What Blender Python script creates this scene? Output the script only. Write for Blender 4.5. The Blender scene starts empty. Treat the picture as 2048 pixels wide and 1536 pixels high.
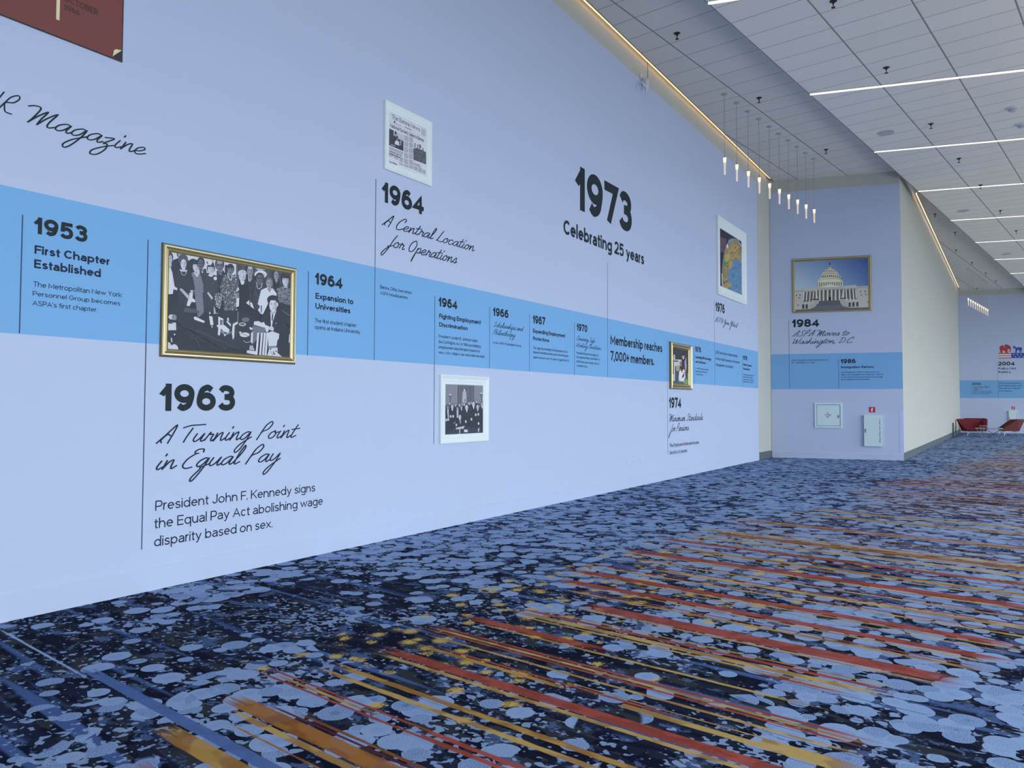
import bpy, bmesh, math, random
import numpy as np
from mathutils import Matrix, Vector

# ------------------------------------------------------------------ camera, world, daylight, exposure
sc = bpy.context.scene
COL = sc.collection
F_PX, CX, CY = 1545.89, 1024.0, 752.978
YAW, PITCH, ROLL = math.radians(32.65994), math.radians(2.12231), math.radians(0.18563)
A_BACK, A_GRID, A_STRIP = math.radians(104.17783), math.radians(-7.28160), math.radians(104.54817)
EYE = np.array([0.0, 0.0, 1.5])

def cam_axes():
    f = np.array([math.cos(YAW) * math.cos(PITCH), math.sin(YAW) * math.cos(PITCH), math.sin(PITCH)])
    r = np.array([math.sin(YAW), -math.cos(YAW), 0.0]); u = np.cross(r, f)
    return np.array([r * math.cos(ROLL) + u * math.sin(ROLL), -r * math.sin(ROLL) + u * math.cos(ROLL), f])
RC = cam_axes()
cam = bpy.data.cameras.new('camera')
cam.sensor_width = 36.0; cam.lens = F_PX * 36.0 / 2048.0
cam.shift_y = (CY - 768.0) / 2048.0
cam.clip_end = 300
camo = bpy.data.objects.new('camera', cam); COL.objects.link(camo)
mw = Matrix.Identity(4)
for i in range(3):
    mw[i][0] = RC[0][i]; mw[i][1] = RC[1][i]; mw[i][2] = -RC[2][i]; mw[i][3] = EYE[i]
camo.matrix_world = mw
sc.camera = camo
sc.view_settings.view_transform = 'Standard'; sc.view_settings.look = 'None'
sc.view_settings.exposure = 0.0; sc.view_settings.gamma = 1.0
sc.view_settings.use_curve_mapping = False
sc.cycles.max_bounces = 8; sc.cycles.diffuse_bounces = 5

world = bpy.data.worlds.new('world'); sc.world = world; world.use_nodes = True
bgn = world.node_tree.nodes['Background']
bgn.inputs[0].default_value = (0.62, 0.78, 1.0, 1); bgn.inputs[1].default_value = 0.9

G = np.array([math.cos(A_GRID), math.sin(A_GRID), 0.0])          # along the ceiling runners
GP = np.array([-math.sin(A_GRID), math.cos(A_GRID), 0.0])        # across the hall, along the carpet stripes
def st(s, t, z=0.0): return s * G + t * GP + np.array([0, 0, z])

WIN_T = -6.6                                                       # the glazed side of the hall
def daylight(name, s0, s1, z0, z1, power, color, tilt=0.0, spread=180.0):
    l = bpy.data.lights.new(name, 'AREA'); l.shape = 'RECTANGLE'
    l.size = s1 - s0; l.size_y = z1 - z0; l.energy = power; l.color = color; l.spread = math.radians(spread)
    o = bpy.data.objects.new(name, l); COL.objects.link(o)
    c = st((s0 + s1) / 2, WIN_T + 0.25, (z0 + z1) / 2)
    m = Matrix.Identity(4)
    for i in range(3):                                             # area lights shine along -Z
        m[i][0] = G[i]; m[i][1] = (0, 0, 1)[i]; m[i][2] = -GP[i]; m[i][3] = c[i]
    if Vector((m[0][0], m[1][0], m[2][0])).cross(Vector((m[0][1], m[1][1], m[2][1]))).dot(Vector((m[0][2], m[1][2], m[2][2]))) < 0:
        for i in range(3): m[i][0] = -m[i][0]
    o.matrix_world = m @ Matrix.Rotation(math.radians(tilt), 4, 'X')   # sky light falls inward and down; added fills use their own tilt
    return o
daylight('window_daylight', -6.5, 62, 0.3, 4.6, 2880, (0.72, 0.86, 1.0), -30, 125)        # open sky
daylight('window_horizon_light', -6.5, 62, 0.3, 4.6, 520, (0.80, 0.89, 1.0), -12, 84)       # added fill that lifts the middle of the wall
daylight('window_ground_light', -6.5, 62, 0.3, 4.6, 980, (1.0, 0.90, 0.72), 60, 95)         # added warm fill, aimed up to brighten the ceiling
# ------------------------------------------------------------------ small helpers
def lin(c):
    c = c / 255.0
    return c / 12.92 if c <= 0.04045 else ((c + 0.055) / 1.055) ** 2.4
def L3(r, g, b): return (lin(r), lin(g), lin(b))
E_LEFT = (0.77, 0.91, 0.99)        # daylight on the printed wall: turns a seen colour back into a paint colour
E_BACK = (0.45, 0.50, 0.60)
def paint(rgb, e=E_LEFT): return tuple(min(0.9, lin(c) / k) for c, k in zip(rgb, e))

def ray(x, y):
    return RC.T @ np.array([(x - CX) / F_PX, -(y - CY) / F_PX, 1.0])
def proj(P):
    v = RC @ (np.asarray(P, float) - EYE)
    return CX + F_PX * v[0] / v[2], CY - F_PX * v[1] / v[2]
def at_z(x, y, z=0.0):
    d = ray(x, y); return EYE + d * ((z - EYE[2]) / d[2])

class Wall:                        # a vertical plane: u runs to the viewer's right, v is height, d stands off into the room
    def __init__(s, O, ud):
        s.O = np.array([O[0], O[1], 0.0]); s.ud = np.array([ud[0], ud[1], 0.0]); s.n = np.array([ud[1], -ud[0], 0.0])
    def p(s, u, v, d=0.0): return s.O + s.ud * u + np.array([0, 0, v]) + s.n * d
    def uv(s, x, y, d=0.0):
        r = ray(x, y); t = ((s.O + s.n * d - EYE) @ s.n) / (r @ s.n)
        P = EYE + t * r; return float((P - s.O) @ s.ud), float(P[2])
    def u_at(s, x, v):
        y = proj(s.p(s.uv(x, 760)[0], v))[1]
        for _ in range(6):
            u, vv = s.uv(x, y); y = proj(s.p(u, v))[1]
        return s.uv(x, y)[0]
W0 = 5.833
LEFT = Wall((0, W0), (1, 0))
UB = (-math.cos(A_BACK), -math.sin(A_BACK))
BACK = Wall((23.137, 5.815), UB)
FAR = Wall((51.494, 2.315), UB)

MATS = {}
def mat(name, rgb=(0.8, 0.8, 0.8), rough=0.6, metal=0.0, emit=None, estr=0.0, noise=0.0, nscale=40.0, bump=0.0, spec=0.5, attr=False):
    if name in MATS: return MATS[name]
    m = bpy.data.materials.new(name); m.use_nodes = True
    nt = m.node_tree; b = nt.nodes['Principled BSDF']
    b.inputs['Base Color'].default_value = (*rgb, 1); b.inputs['Roughness'].default_value = rough
    b.inputs['Metallic'].default_value = metal; b.inputs['Specular IOR Level'].default_value = spec
    if emit: b.inputs['Emission Color'].default_value = (*emit, 1); b.inputs['Emission Strength'].default_value = estr
    if attr:
        a = nt.nodes.new('ShaderNodeAttribute'); a.attribute_name = 'col'; nt.links.new(a.outputs['Color'], b.inputs['Base Color'])
    if noise or bump:
        tc = nt.nodes.new('ShaderNodeTexCoord'); n = nt.nodes.new('ShaderNodeTexNoise'); n.inputs['Scale'].default_value = nscale
        n.inputs['Detail'].default_value = 4; nt.links.new(tc.outputs['Object'], n.inputs['Vector'])
        if noise:
            mx = nt.nodes.new('ShaderNodeMix'); mx.data_type = 'RGBA'; mx.blend_type = 'MULTIPLY'; mx.inputs[0].default_value = 1.0
            rp = nt.nodes.new('ShaderNodeMapRange'); rp.inputs['To Min'].default_value = 1 - noise; rp.inputs['To Max'].default_value = 1 + noise
            nt.links.new(n.outputs['Fac'], rp.inputs['Value'])
            mx.inputs[6].default_value = (*rgb, 1); nt.links.new(rp.outputs[0], mx.inputs[7]); nt.links.new(mx.outputs[2], b.inputs['Base Color'])
        if bump:
            bp = nt.nodes.new('ShaderNodeBump'); bp.inputs['Strength'].default_value = bump; bp.inputs['Distance'].default_value = 0.002
            nt.links.new(n.outputs['Fac'], bp.inputs['Height']); nt.links.new(bp.outputs['Normal'], b.inputs['Normal'])
    MATS[name] = m
    return m

class MB:                          # collects geometry and links it as ONE mesh object
    def __init__(s): s.v = []; s.f = []; s.c = []
    def add(s, vs, fs, col=None):
        o = len(s.v); s.v += [tuple(map(float, p)) for p in vs]
        for f in fs:
            s.f.append([o + i for i in f]); s.c.append(col)
        return s
    def quad(s, a, b, c, d, col=None): return s.add([a, b, c, d], [(0, 1, 2, 3)], col)
    def box(s, c, ax, ay, az, col=None):     # centre and three half-axis vectors
        c, ax, ay, az = (np.asarray(q, float) for q in (c, ax, ay, az))
        vs = [c + i * ax + j * ay + k * az for i in (-1, 1) for j in (-1, 1) for k in (-1, 1)]
        if np.cross(ax, ay) @ az < 0: vs = [c + i * ax + j * ay - k * az for i in (-1, 1) for j in (-1, 1) for k in (-1, 1)]
        return s.add(vs, [(0, 1, 3, 2), (4, 6, 7, 5), (0, 4, 5, 1), (2, 3, 7, 6), (0, 2, 6, 4), (1, 5, 7, 3)], col)
    def abox(s, x0, x1, y0, y1, z0, z1, col=None):
        return s.box(((x0 + x1) / 2, (y0 + y1) / 2, (z0 + z1) / 2), ((x1 - x0) / 2, 0, 0), (0, (y1 - y0) / 2, 0), (0, 0, (z1 - z0) / 2), col)
    def wbox(s, w, u0, u1, v0, v1, d0, d1, col=None):
        return s.box(w.p((u0 + u1) / 2, (v0 + v1) / 2, (d0 + d1) / 2), w.ud * (u1 - u0) / 2, (0, 0, (v1 - v0) / 2), w.n * (d1 - d0) / 2, col)
    def tube(s, pts, r, n=10, cap=True):
        pts = [np.asarray(p, float) for p in pts]; rs = r if isinstance(r, (list, tuple)) else [r] * len(pts)
        rings = []
        for i, p in enumerate(pts):
            d = pts[min(i + 1, len(pts) - 1)] - pts[max(i - 1, 0)]; d = d / np.linalg.norm(d)
            a = np.cross(d, (0, 0, 1) if abs(d[2]) < 0.9 else (1, 0, 0)); a /= np.linalg.norm(a); b = np.cross(d, a)
            rings.append([p + rs[i] * (a * math.cos(q) + b * math.sin(q)) for q in np.linspace(0, 2 * math.pi, n, endpoint=False)])
        vs = [q for g in rings for q in g]; fs = []
        for i in range(len(pts) - 1):
            for k in range(n):
                fs.append((i * n + k, i * n + (k + 1) % n, (i + 1) * n + (k + 1) % n, (i + 1) * n + k))
        if cap: fs += [tuple(range(n))[::-1], tuple((len(pts) - 1) * n + k for k in range(n))]
        return s.add(vs, fs)
    def lathe(s, c, prof, n=20):             # (radius, z) pairs about a vertical axis
        c = np.asarray(c, float)
        vs = [c + (r * math.cos(q), r * math.sin(q), z) for r, z in prof for q in np.linspace(0, 2 * math.pi, n, endpoint=False)]
        fs = [(i * n + k, i * n + (k + 1) % n, (i + 1) * n + (k + 1) % n, (i + 1) * n + k) for i in range(len(prof) - 1) for k in range(n)]
        fs += [tuple(range(n))[::-1], tuple((len(prof) - 1) * n + k for k in range(n))]
        return s.add(vs, fs)
    def build(s, name, m, parent=None, smooth=False):
        off = np.array(parent['_o']) if parent is not None and '_o' in parent else np.zeros(3)
        me = bpy.data.meshes.new(name)
        me.from_pydata([tuple(np.asarray(p) - off) for p in s.v], [], s.f)
        if any(c is not None for c in s.c):
            a = me.attributes.new('col', 'FLOAT_COLOR', 'CORNER'); buf = []
            for f, c in zip(s.f, s.c):
                if c is None: c = (0.5, 0.5, 0.5)
                if isinstance(c[0], (tuple, list)):
                    for q in c: buf += [*q, 1.0]
                else: buf += [*c, 1.0] * len(f)
            a.data.foreach_set('color', buf)
        me.update()
        if smooth:
            me.polygons.foreach_set('use_smooth', [True] * len(me.polygons))
            try: me.set_sharp_from_angle(angle=math.radians(38))
            except Exception: pass
        o = bpy.data.objects.new(name, me); COL.objects.link(o)
        if m is not None: me.materials.append(m)
        if parent is not None:
            o.parent = parent
            if '_o' in parent: o['_o'] = list(parent['_o'])
        return o

def thing(name, label, cat, loc=(0, 0, 0), group=None):
    o = bpy.data.objects.new(name, None); COL.objects.link(o)
    o.location = tuple(map(float, loc)); o.empty_display_size = 0.1
    o['_o'] = [float(q) for q in loc]; o['label'] = label; o['category'] = cat
    if group: o['group'] = group
    return o
def tag(o, label, cat, group=None):
    o['label'] = label; o['category'] = cat
    if group: o['group'] = group
    return o
def struct(o): o['kind'] = 'structure'; return o
def dup(root, loc, label, group=None):
    r = root.copy(); COL.objects.link(r); r.location = tuple(map(float, loc)); r['label'] = label
    if group: r['group'] = group
    for ch in list(root.children):
        c = ch.copy(); COL.objects.link(c); c.parent = r
        for g in list(ch.children):
            d = g.copy(); COL.objects.link(d); d.parent = c
    return r

# ------------------------------------------------------------------ lettering: a monoline grotesque and a pen script, drawn as strokes
def spline(pts, n=6, closed=False):
    P = [np.array(p, float) for p in pts]; out = []
    for i in range(len(P) - 1):
        a, b = P[i], P[i + 1]; p0 = P[i - 1] if i > 0 else 2 * a - b; p3 = P[i + 2] if i + 2 < len(P) else 2 * b - a
        for k in range(n):
            t = k / n
            out.append(0.5 * ((2 * a) + (b - p0) * t + (2 * p0 - 5 * a + 4 * b - p3) * t * t + (3 * a - p0 - 3 * b + p3) * t ** 3))
    out.append(P[-1]); return out
def arc(cx, cy, rx, ry, a0, a1, n=20):
    return [np.array([cx + rx * math.cos(math.radians(q)), cy + ry * math.sin(math.radians(q))]) for q in np.linspace(a0, a1, n + 1)]
def ribbon(pts, w, square=False, closed=False):
    P = [np.array(p, float) for p in pts]; Q = [P[0]]
    for p in P[1:]:
        if np.linalg.norm(p - Q[-1]) > 1e-5: Q.append(p)
    P = Q
    if len(P) < 2: return []
    if square:
        a = P[0] - P[1]; P[0] = P[0] + a / np.linalg.norm(a) * w / 2
        a = P[-1] - P[-2]; P[-1] = P[-1] + a / np.linalg.norm(a) * w / 2
    n = len(P); L = []; R = []
    for i in range(n):
        if closed: d0 = P[i] - P[i - 1 if i > 0 else n - 2]; d1 = P[i + 1 if i < n - 1 else 1] - P[i]
        else: d0 = P[i] - P[i - 1] if i > 0 else P[1] - P[0]; d1 = P[i + 1] - P[i] if i < n - 1 else P[-1] - P[-2]
        d0 = d0 / np.linalg.norm(d0); d1 = d1 / np.linalg.norm(d1)
        n0 = np.array([-d0[1], d0[0]]); m = n0 + np.array([-d1[1], d1[0]])
        lm = np.linalg.norm(m)
        if lm < 0.3: m = n0; k = 1.0
        else: m = m / lm; k = min(1.0 / max(0.2, m @ n0), 2.2)
        L.append(P[i] + m * k * w / 2); R.append(P[i] - m * k * w / 2)
    return [(L[i], R[i], R[i + 1], L[i + 1]) for i in range(n - 1)]

SANS = {  # width, strokes: l = straight, s = spline, a = arc (cx cy rx ry from to); y 0..1 is baseline..cap for capitals and figures, baseline..x-height for small letters
'A': (.68, 'l0,0 .5,1 1,0|l.22,.33 .78,.33'), 'B': (.56, 'l0,0 0,1|l0,1 .55,1|a.55,.76,.38,.24,90,-90|l0,.52 .6,.52|a.6,.26,.4,.26,90,-90|l0,0 .6,0'),
'C': (.66, 'a.52,.5,.52,.5,42,318'), 'D': (.64, 'l0,0 0,1|l0,1 .42,1|a.42,.5,.58,.5,90,-90|l0,0 .42,0'), 'E': (.5, 'l1,1 0,1 0,0 1,0|l0,.52 .9,.52'),
'F': (.49, 'l1,1 0,1 0,0|l0,.5 .88,.5'), 'G': (.7, 'a.5,.5,.5,.5,42,322|l.9,.2 .94,.25 .94,.46 .52,.46'), 'H': (.66, 'l0,0 0,1|l1,0 1,1|l0,.52 1,.52'),
'I': (0, 'l0,0 0,1'), 'J': (.46, 'l1,1 1,.3|a.5,.3,.5,.3,0,-165'), 'K': (.58, 'l0,0 0,1|l1,1 .02,.38|l.34,.6 1,0'), 'L': (.46, 'l0,1 0,0 1,0'),
'M': (.78, 'l0,0 0,1 .5,.2 1,1 1,0'), 'N': (.66, 'l0,0 0,1 1,0 1,1'), 'O': (.76, 'o.5,.5,.5,.5'), 'P': (.55, 'l0,0 0,1|l0,1 .6,1|a.6,.7,.4,.3,90,-90|l0,.4 .6,.4'),
'R': (.57, 'l0,0 0,1|l0,1 .6,1|a.6,.71,.38,.29,90,-90|l0,.42 .6,.42|l.5,.42 1,0'), 'S': (.54, 's.93,.83 .74,.96 .47,1 .2,.94 .07,.77 .18,.61 .5,.52 .85,.42 1,.25 .85,.06 .5,0 .2,.05 0,.19'),
'T': (.55, 'l0,1 1,1|l.5,0 .5,1'), 'U': (.62, 'l0,1 0,.36|l1,1 1,.36|a.5,.36,.5,.36,180,360'), 'V': (.66, 'l0,1 .5,0 1,1'), 'W': (.96, 'l0,1 .25,0 .5,.95 .75,0 1,1'),
'X': (.62, 'l0,0 1,1|l0,1 1,0'), 'Y': (.62, 'l0,1 .5,.46 1,1|l.5,.46 .5,0'), 'Z': (.56, 'l0,1 1,1 0,0 1,0'),
'a': (.47, 'l1,0 1,.62|a.5,.62,.5,.38,0,150|s1,.57 .6,.57 .22,.5 0,.28 .16,.05 .45,0 .8,.1 1,.34'), 'b': (.54, 'l0,0 0,2|o.5,.5,.5,.5'), 'c': (.48, 'a.52,.5,.52,.5,46,314'),
'd': (.54, 'l1,0 1,2|o.5,.5,.5,.5'), 'e': (.52, 'l0,.52 1,.52|a.5,.5,.5,.5,2,316'), 'f': (.3, 'l.42,0 .42,1.4|s.42,1.35 .5,1.85 .75,2 1,1.96|l0,1 .92,1'),
'g': (.54, 'o.5,.5,.5,.5|l1,1 1,-.4|s1,-.4 .9,-.85 .5,-1 .12,-.86'), 'h': (.5, 'l0,0 0,2|s0,.5 .14,.87 .5,1 .86,.87 1,.5|l1,.55 1,0'), 'i': (0, 'l0,0 0,1|d0,1.8'),
'j': (.16, 'l1,1 1,-.5|s1,-.5 .8,-.9 0,-1|d1,1.8'), 'k': (.48, 'l0,0 0,2|l1,1 .02,.3|l.36,.56 1,0'), 'l': (0, 'l0,0 0,2'),
'm': (.8, 'l0,0 0,1|s0,.5 .08,.87 .25,1 .43,.87 .5,.5|l.5,.55 .5,0|s.5,.5 .58,.87 .75,1 .93,.87 1,.5|l1,.55 1,0'), 'n': (.5, 'l0,0 0,1|s0,.5 .14,.87 .5,1 .86,.87 1,.5|l1,.55 1,0'),
'o': (.55, 'o.5,.5,.5,.5'), 'p': (.54, 'l0,-1 0,1|o.5,.5,.5,.5'), 'q': (.54, 'l1,-1 1,1|o.5,.5,.5,.5'), 'r': (.3, 'l0,0 0,1|s0,.45 .2,.82 .6,1 1,.98'),
's': (.43, 's.93,.84 .72,.97 .47,1 .2,.93 .07,.76 .2,.6 .5,.52 .85,.42 1,.25 .84,.06 .5,0 .2,.04 0,.17'), 't': (.3, 'l.4,1.62 .4,.35|s.4,.38 .5,.06 .72,0 1,.06|l0,1 .95,1'),
'u': (.5, 'l1,0 1,1|l0,1 0,.45|s0,.5 .14,.13 .5,0 .86,.13 1,.5'), 'v': (.5, 'l0,1 .5,0 1,1'), 'w': (.76, 'l0,1 .25,0 .5,.95 .75,0 1,1'), 'x': (.48, 'l0,0 1,1|l0,1 1,0'),
'y': (.5, 'l0,1 .5,0|s1,1 .52,0 .4,-.55 .22,-.95 0,-.98'), 'z': (.44, 'l0,1 1,1 0,0 1,0'),
'0': (.58, 'o.5,.5,.5,.5'), '1': (.3, 'l1,0 1,1|l.62,.91 0,.69'), '2': (.54, 's.02,.76 .14,.92 .48,1 .84,.91 .95,.7 .8,.47 .02,.03|l0,0 1,0'),
'3': (.54, 's.03,.84 .2,.97 .5,1 .83,.92 .93,.76 .82,.61 .62,.56 .34,.545|s.34,.545 .66,.53 .9,.45 1,.27 .85,.07 .5,0 .16,.05 0,.18'), '4': (.6, 'l.76,0 .76,1 0,.24 1,.24'),
'5': (.54, 'l.92,1 .13,1 .08,.52|s.08,.52 .45,.64 .85,.55 1,.32 .85,.07 .48,0 .15,.05 0,.17'), '6': (.57, 's.88,.88 .7,.98 .52,1 .2,.86 .03,.5 0,.32|o.5,.31,.5,.31'),
'7': (.53, 'l0,1 1,1 .34,0'), '8': (.56, 'o.5,.77,.44,.23|o.5,.27,.5,.27'), '9': (.57, 's.12,.12 .3,.02 .48,0 .8,.14 .97,.5 1,.68|o.5,.69,.5,.31'),
'.': (0, 'd0,0'), ',': (.03, 'd.5,0|l.6,.02 .1,-.14'), "'": (0, 'l0,.8 0,1'), '+': (.42, 'l0,.45 1,.45|l.5,.12 .5,.78'), '(': (.14, 's1,1.1 .2,.75 0,.42 .2,.1 1,-.25'), ')': (.14, 's0,1.1 .8,.75 1,.42 .8,.1 0,-.25'), '-': (.24, 'l0,.38 1,.38'),
}
CAPH, XH, DESC = 0.70, 0.50, 0.20
LAYER = .00007                   # overlapping strokes lie a hair apart
KERN = {'C': .045, 'r': .045, 't': .03, 'f': .035, 'F': .04, 'P': .025, 'T': .03, 'L': .02, 'c': .02, 'k': .015, 'e': .01, 's': .008, 'y': .015, 'v': .015, 'w': .015, 'K': .02, 'A': .02, '7': .02, 'Y': .03, '1': -.012}
def sans_ink(text, w, serif=False, detail=1.0):
    polys = []; lay = 0; x = 0.0; sb = 0.046 - 0.16 * (w - 0.075)
    for ch in text:
        if ch == ' ': x += 0.25; continue
        Wd, spec = SANS[ch]; sw = max(0.0, Wd - w); low = ch.islower()
        H1 = XH if low else CAPH
        def Y(y):
            if not low: return w / 2 + y * (CAPH - w)
            if y < 0: return w / 2 + y * DESC
            if y <= 1: return w / 2 + y * (XH - w)
            return XH - w / 2 + (y - 1) * (CAPH + 0.02 - XH)
        x0 = x + sb + w / 2
        M = lambda p: np.array([x0 + p[0] * sw, Y(p[1])])
        ymin, ymax = -DESC - 0.02, CAPH + 0.02
        for stx in spec.split('|'):
            k, body = stx[0], stx[1:]; n0 = len(polys); lay = (lay + 1) % 12
            if k == 'd':
                a, b = map(float, body.split(',')); c = M((a, b)); h = max(w * 0.55, 0.045)
                polys.append(tuple(np.array([*(c + q), lay * LAYER]) for q in ((-h, -w / 2), (h, -w / 2), (h, -w / 2 + 2 * h), (-h, -w / 2 + 2 * h)))); continue
            if k in 'ls':
                pts = [tuple(map(float, q.split(','))) for q in body.split(' ')]
                lo, hi = min(p[1] for p in pts), max(p[1] for p in pts)
                if k == 'l':
                    q = ribbon([M(p) for p in pts], w, square=True)
                    yl, yh = Y(lo) - w / 2, Y(hi) + w / 2
                    q = [tuple(np.array([p[0], min(max(p[1], yl), yh)]) for p in f) for f in q]
                    if serif:
                        for e, o2 in ((pts[0], pts[1]), (pts[-1], pts[-2])):
                            c = M(e); d = M(o2) - c
                            if abs(d[0]) < 0.25 * abs(d[1]):
                                yy = c[1] - w / 2 if d[1] > 0 else c[1] + w / 2 - w * .6
                                q.append((np.array([c[0] - w * 1.35, yy]), np.array([c[0] + w * 1.35, yy]), np.array([c[0] + w * 1.35, yy + w * .6]), np.array([c[0] - w * 1.35, yy + w * .6])))
                else: q = ribbon(spline([M(p) for p in pts], 5 if detail >= 1 else 3), w)
                polys += q
            elif k == 'o':
                a = list(map(float, body.split(','))); polys += ribbon([M(p) for p in arc(*a, 0, 360, n=28 if detail >= 1 else 14)], w, closed=True)
            elif k == 'a':
                a = list(map(float, body.split(','))); polys += ribbon([M(p) for p in arc(*a, n=16 if detail >= 1 else 9)], w)
            polys[n0:] = [tuple(np.array([p[0], p[1], (lay + i / 40.0) * LAYER]) for p in f) for i, f in enumerate(polys[n0:])]
        x += sw + w + 2 * sb - KERN.get(ch, 0.0)
    return polys

SCRIPT = {  # advance, strokes; y 0..1 baseline..x-height, capitals to 2.1
'a': (1.25, '.95,.9 .6,1 .15,.65 .05,.2 .3,0 .65,.25 .95,.9 .86,.25 1.02,0 1.3,.25'), 'b': (1.1, '0,.3 .4,2.2 .1,.3 .4,0 .85,.4 .6,.9 .3,.65'), 'c': (1.05, '.85,.75 .65,1 .22,.75 .05,.32 .28,0 .65,.05 1.05,.35'),
'd': (1.25, '.9,.85 .6,1 .15,.65 .05,.2 .3,0 .65,.25 .95,.9 1.05,2.15 .92,.6 .98,.05 1.3,.25'), 'e': (1.0, '.05,.3 .45,.45 .75,.78 .55,1 .18,.75 .05,.3 .25,0 .6,.05 1,.3'),
'f': (.8, '.75,2.1 .45,1.2 .1,-.4 -.28,-1.5 -.55,-1.75 -.68,-1.4 -.4,-.75 .05,-.1 -.12,-.05 .35,.1 .8,.3'), 'g': (1.25, '.92,.9 .6,1 .15,.65 .05,.2 .3,0 .65,.25 .95,.95 .88,0 .58,-1.2 .25,-1.65 .03,-1.3 .35,-.6 .9,-.05 1.3,.3'),
'h': (1.25, '0,.3 .35,1.5 .5,2.2 .3,1.6 .12,0|.12,0 .35,.75 .7,1 .82,.6 .85,.1 1.05,0 1.3,.25'), 'i': (.6, '.25,.95 .12,.3 .28,0 .62,.25|.38,1.55 .40,1.72'), 'k': (1.05, '0,.3 .4,1.5 .5,2.2 .3,1.6 .1,0|.85,.95 .2,.45 .5,.35 .75,.03 1.1,.22'),
'l': (.65, '0,.2 .42,1.2 .58,2.0 .42,2.25 .24,1.5 .15,.3 .3,0 .68,.25'), 'm': (1.6, '.15,.95 .1,0|.1,0 .32,.75 .58,1 .62,0|.62,0 .88,.8 1.15,1 1.15,.2 1.35,0 1.65,.3'), 'n': (1.2, '.15,.95 .1,0|.1,0 .38,.75 .72,1 .78,.3 .92,0 1.25,.3'),
'o': (1.05, '.6,1 .2,.78 .05,.32 .3,0 .7,.2 .8,.65 .58,1 .72,.75 1.1,.85'), 'p': (1.1, '.2,.95 .05,-.3 -.12,-1.6 -.1,-.9 .15,.4 .4,.9 .72,1 .85,.6 .6,.12 .25,.15|.5,.08 1.1,.3'), 'q': (1.2, '.92,.9 .6,1 .15,.65 .05,.2 .3,0 .65,.3 .95,.95 .8,-.3 .45,-1.5 .2,-1.65 .15,-1.2 .55,-.35 .5,-.1|.55,-.1 1.22,.25'),
'r': (.95, '.05,.1 .3,1.05 .42,.8 .72,.82 .66,.3 .8,0 1.0,.2'), 's': (.9, '-.05,.2 .5,1.05 .66,.5 .5,.03 .1,.15|.5,.03 .95,.28'), 't': (.7, '.42,1.75 .15,.35 .3,0 .72,.25|-.12,1.12 .85,1.25'),
'u': (1.25, '.18,.95 .08,.3 .3,0 .65,.3 .95,.95 .86,.25 1.02,0 1.3,.25'), 'v': (1.0, '.1,.95 .3,0 .75,.95 1.0,.85'), 'w': (1.4, '.12,.95 .25,0 .62,.8 .75,0 1.2,.95 1.42,.85'),
'y': (1.2, '.15,.95 .08,.35 .3,.1 .65,.4 .95,.98 .85,0 .5,-1.25 .18,-1.65 .02,-1.3 .42,-.55 1.25,.3'), 'z': (1.0, '.05,.82 .75,.95 .2,.1 .5,.1 .62,-.55 .3,-1.4 -.2,-1.55 -.25,-1.05 .35,-.35 1.0,.15'),
'A': (1.5, '0,0 .55,1.05 1.1,2.1 1.15,1.2 1.08,-.05|.42,.05 .28,.35 .62,1.0 .95,.85'), 'C': (1.35, '1.1,1.55 1.22,1.95 .95,2.2 .4,1.65 .08,.8 .2,.08 .6,-.06 1.35,.35'), 'D': (1.6, '.45,1.9 .2,0|0,1.85 .8,2.05 1.4,1.35 1.1,.3 .2,0'),
'E': (1.2, '1.25,1.75 1.15,2.08 .7,2.1 .42,1.85 .55,1.6 .8,1.62|.6,1.6 .05,1.0 -.1,.25 .3,-.1 .85,.0'), 'G': (1.3, '1.15,1.8 .85,2.1 .25,1.5 .15,.75 .55,.6 1.15,1.85 1.0,.3 .7,-1.4 .42,-1.7 .3,-1.2 1.2,.2'),
'H': (1.6, '.2,2.1 .05,0|.1,1.0 1.15,1.15|1.35,2.1 1.15,0'), 'L': (1.3, '.65,2.15 .4,1.2 .12,.2 0,.06 .35,.08 .8,-.02 1.3,.2'), 'M': (2.1, '-.5,1.75 -.1,2.0 .35,1.85 .3,.6 .2,0|.2,0 .55,1.0 .95,1.7 .85,.7 .85,0|.85,0 1.2,1.0 1.65,1.75 1.5,.5 1.65,0 2.1,.25'),
'O': (1.5, '.85,2.1 .35,1.7 .08,.85 .35,.03 .95,.25 1.25,1.15 1.05,1.95 .75,2.05'), 'P': (1.35, '.1,-.1 .3,1.0 .5,1.8 .95,2.3 1.2,1.95 .95,1.3 .4,1.0 .3,.85'), 'R': (1.5, '.1,0 .3,1.0 .5,1.8 .95,2.2 1.2,1.9 .95,1.3 .35,1.05 .5,.5 .8,.05 1.3,0'),
'S': (1.35, '1.2,1.75 1.0,2.1 .55,1.95 .5,1.45 .9,.95 .88,.35 .45,0 0,.25'), 'T': (1.2, '-.35,1.75 .3,2.0 1.0,2.05 1.75,2.1|.62,1.65 .42,.6 .38,0'), 'W': (2.0, '.1,2.0 .1,.9 .25,.05 .7,.9 .95,1.6 .95,.6 1.1,.02 1.6,1.0 1.95,2.1'),
',': (.5, '.2,.1 .05,-.4'), '.': (.5, '.12,.02 .16,.08'),
}
def script_ink(text, w, n=5):
    polys = []; lay = 0; x = 0.0; sh = 0.42
    for ch in text:
        if ch == ' ': x += 0.75; continue
        adv, spec = SCRIPT[ch]
        for stx in spec.split('|'):
            pts = [np.array([x + float(q.split(',')[0]) + sh * float(q.split(',')[1]), float(q.split(',')[1])]) for q in stx.split(' ')]
            lay = (lay + 1) % 12
            for i, f in enumerate(ribbon(spline(pts, n) if len(pts) > 2 else pts, w, square=True)):
                polys.append(tuple(np.array([p[0], p[1], (lay + i / 60.0) * LAYER]) for p in f))
        x += adv
    return polys

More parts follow.
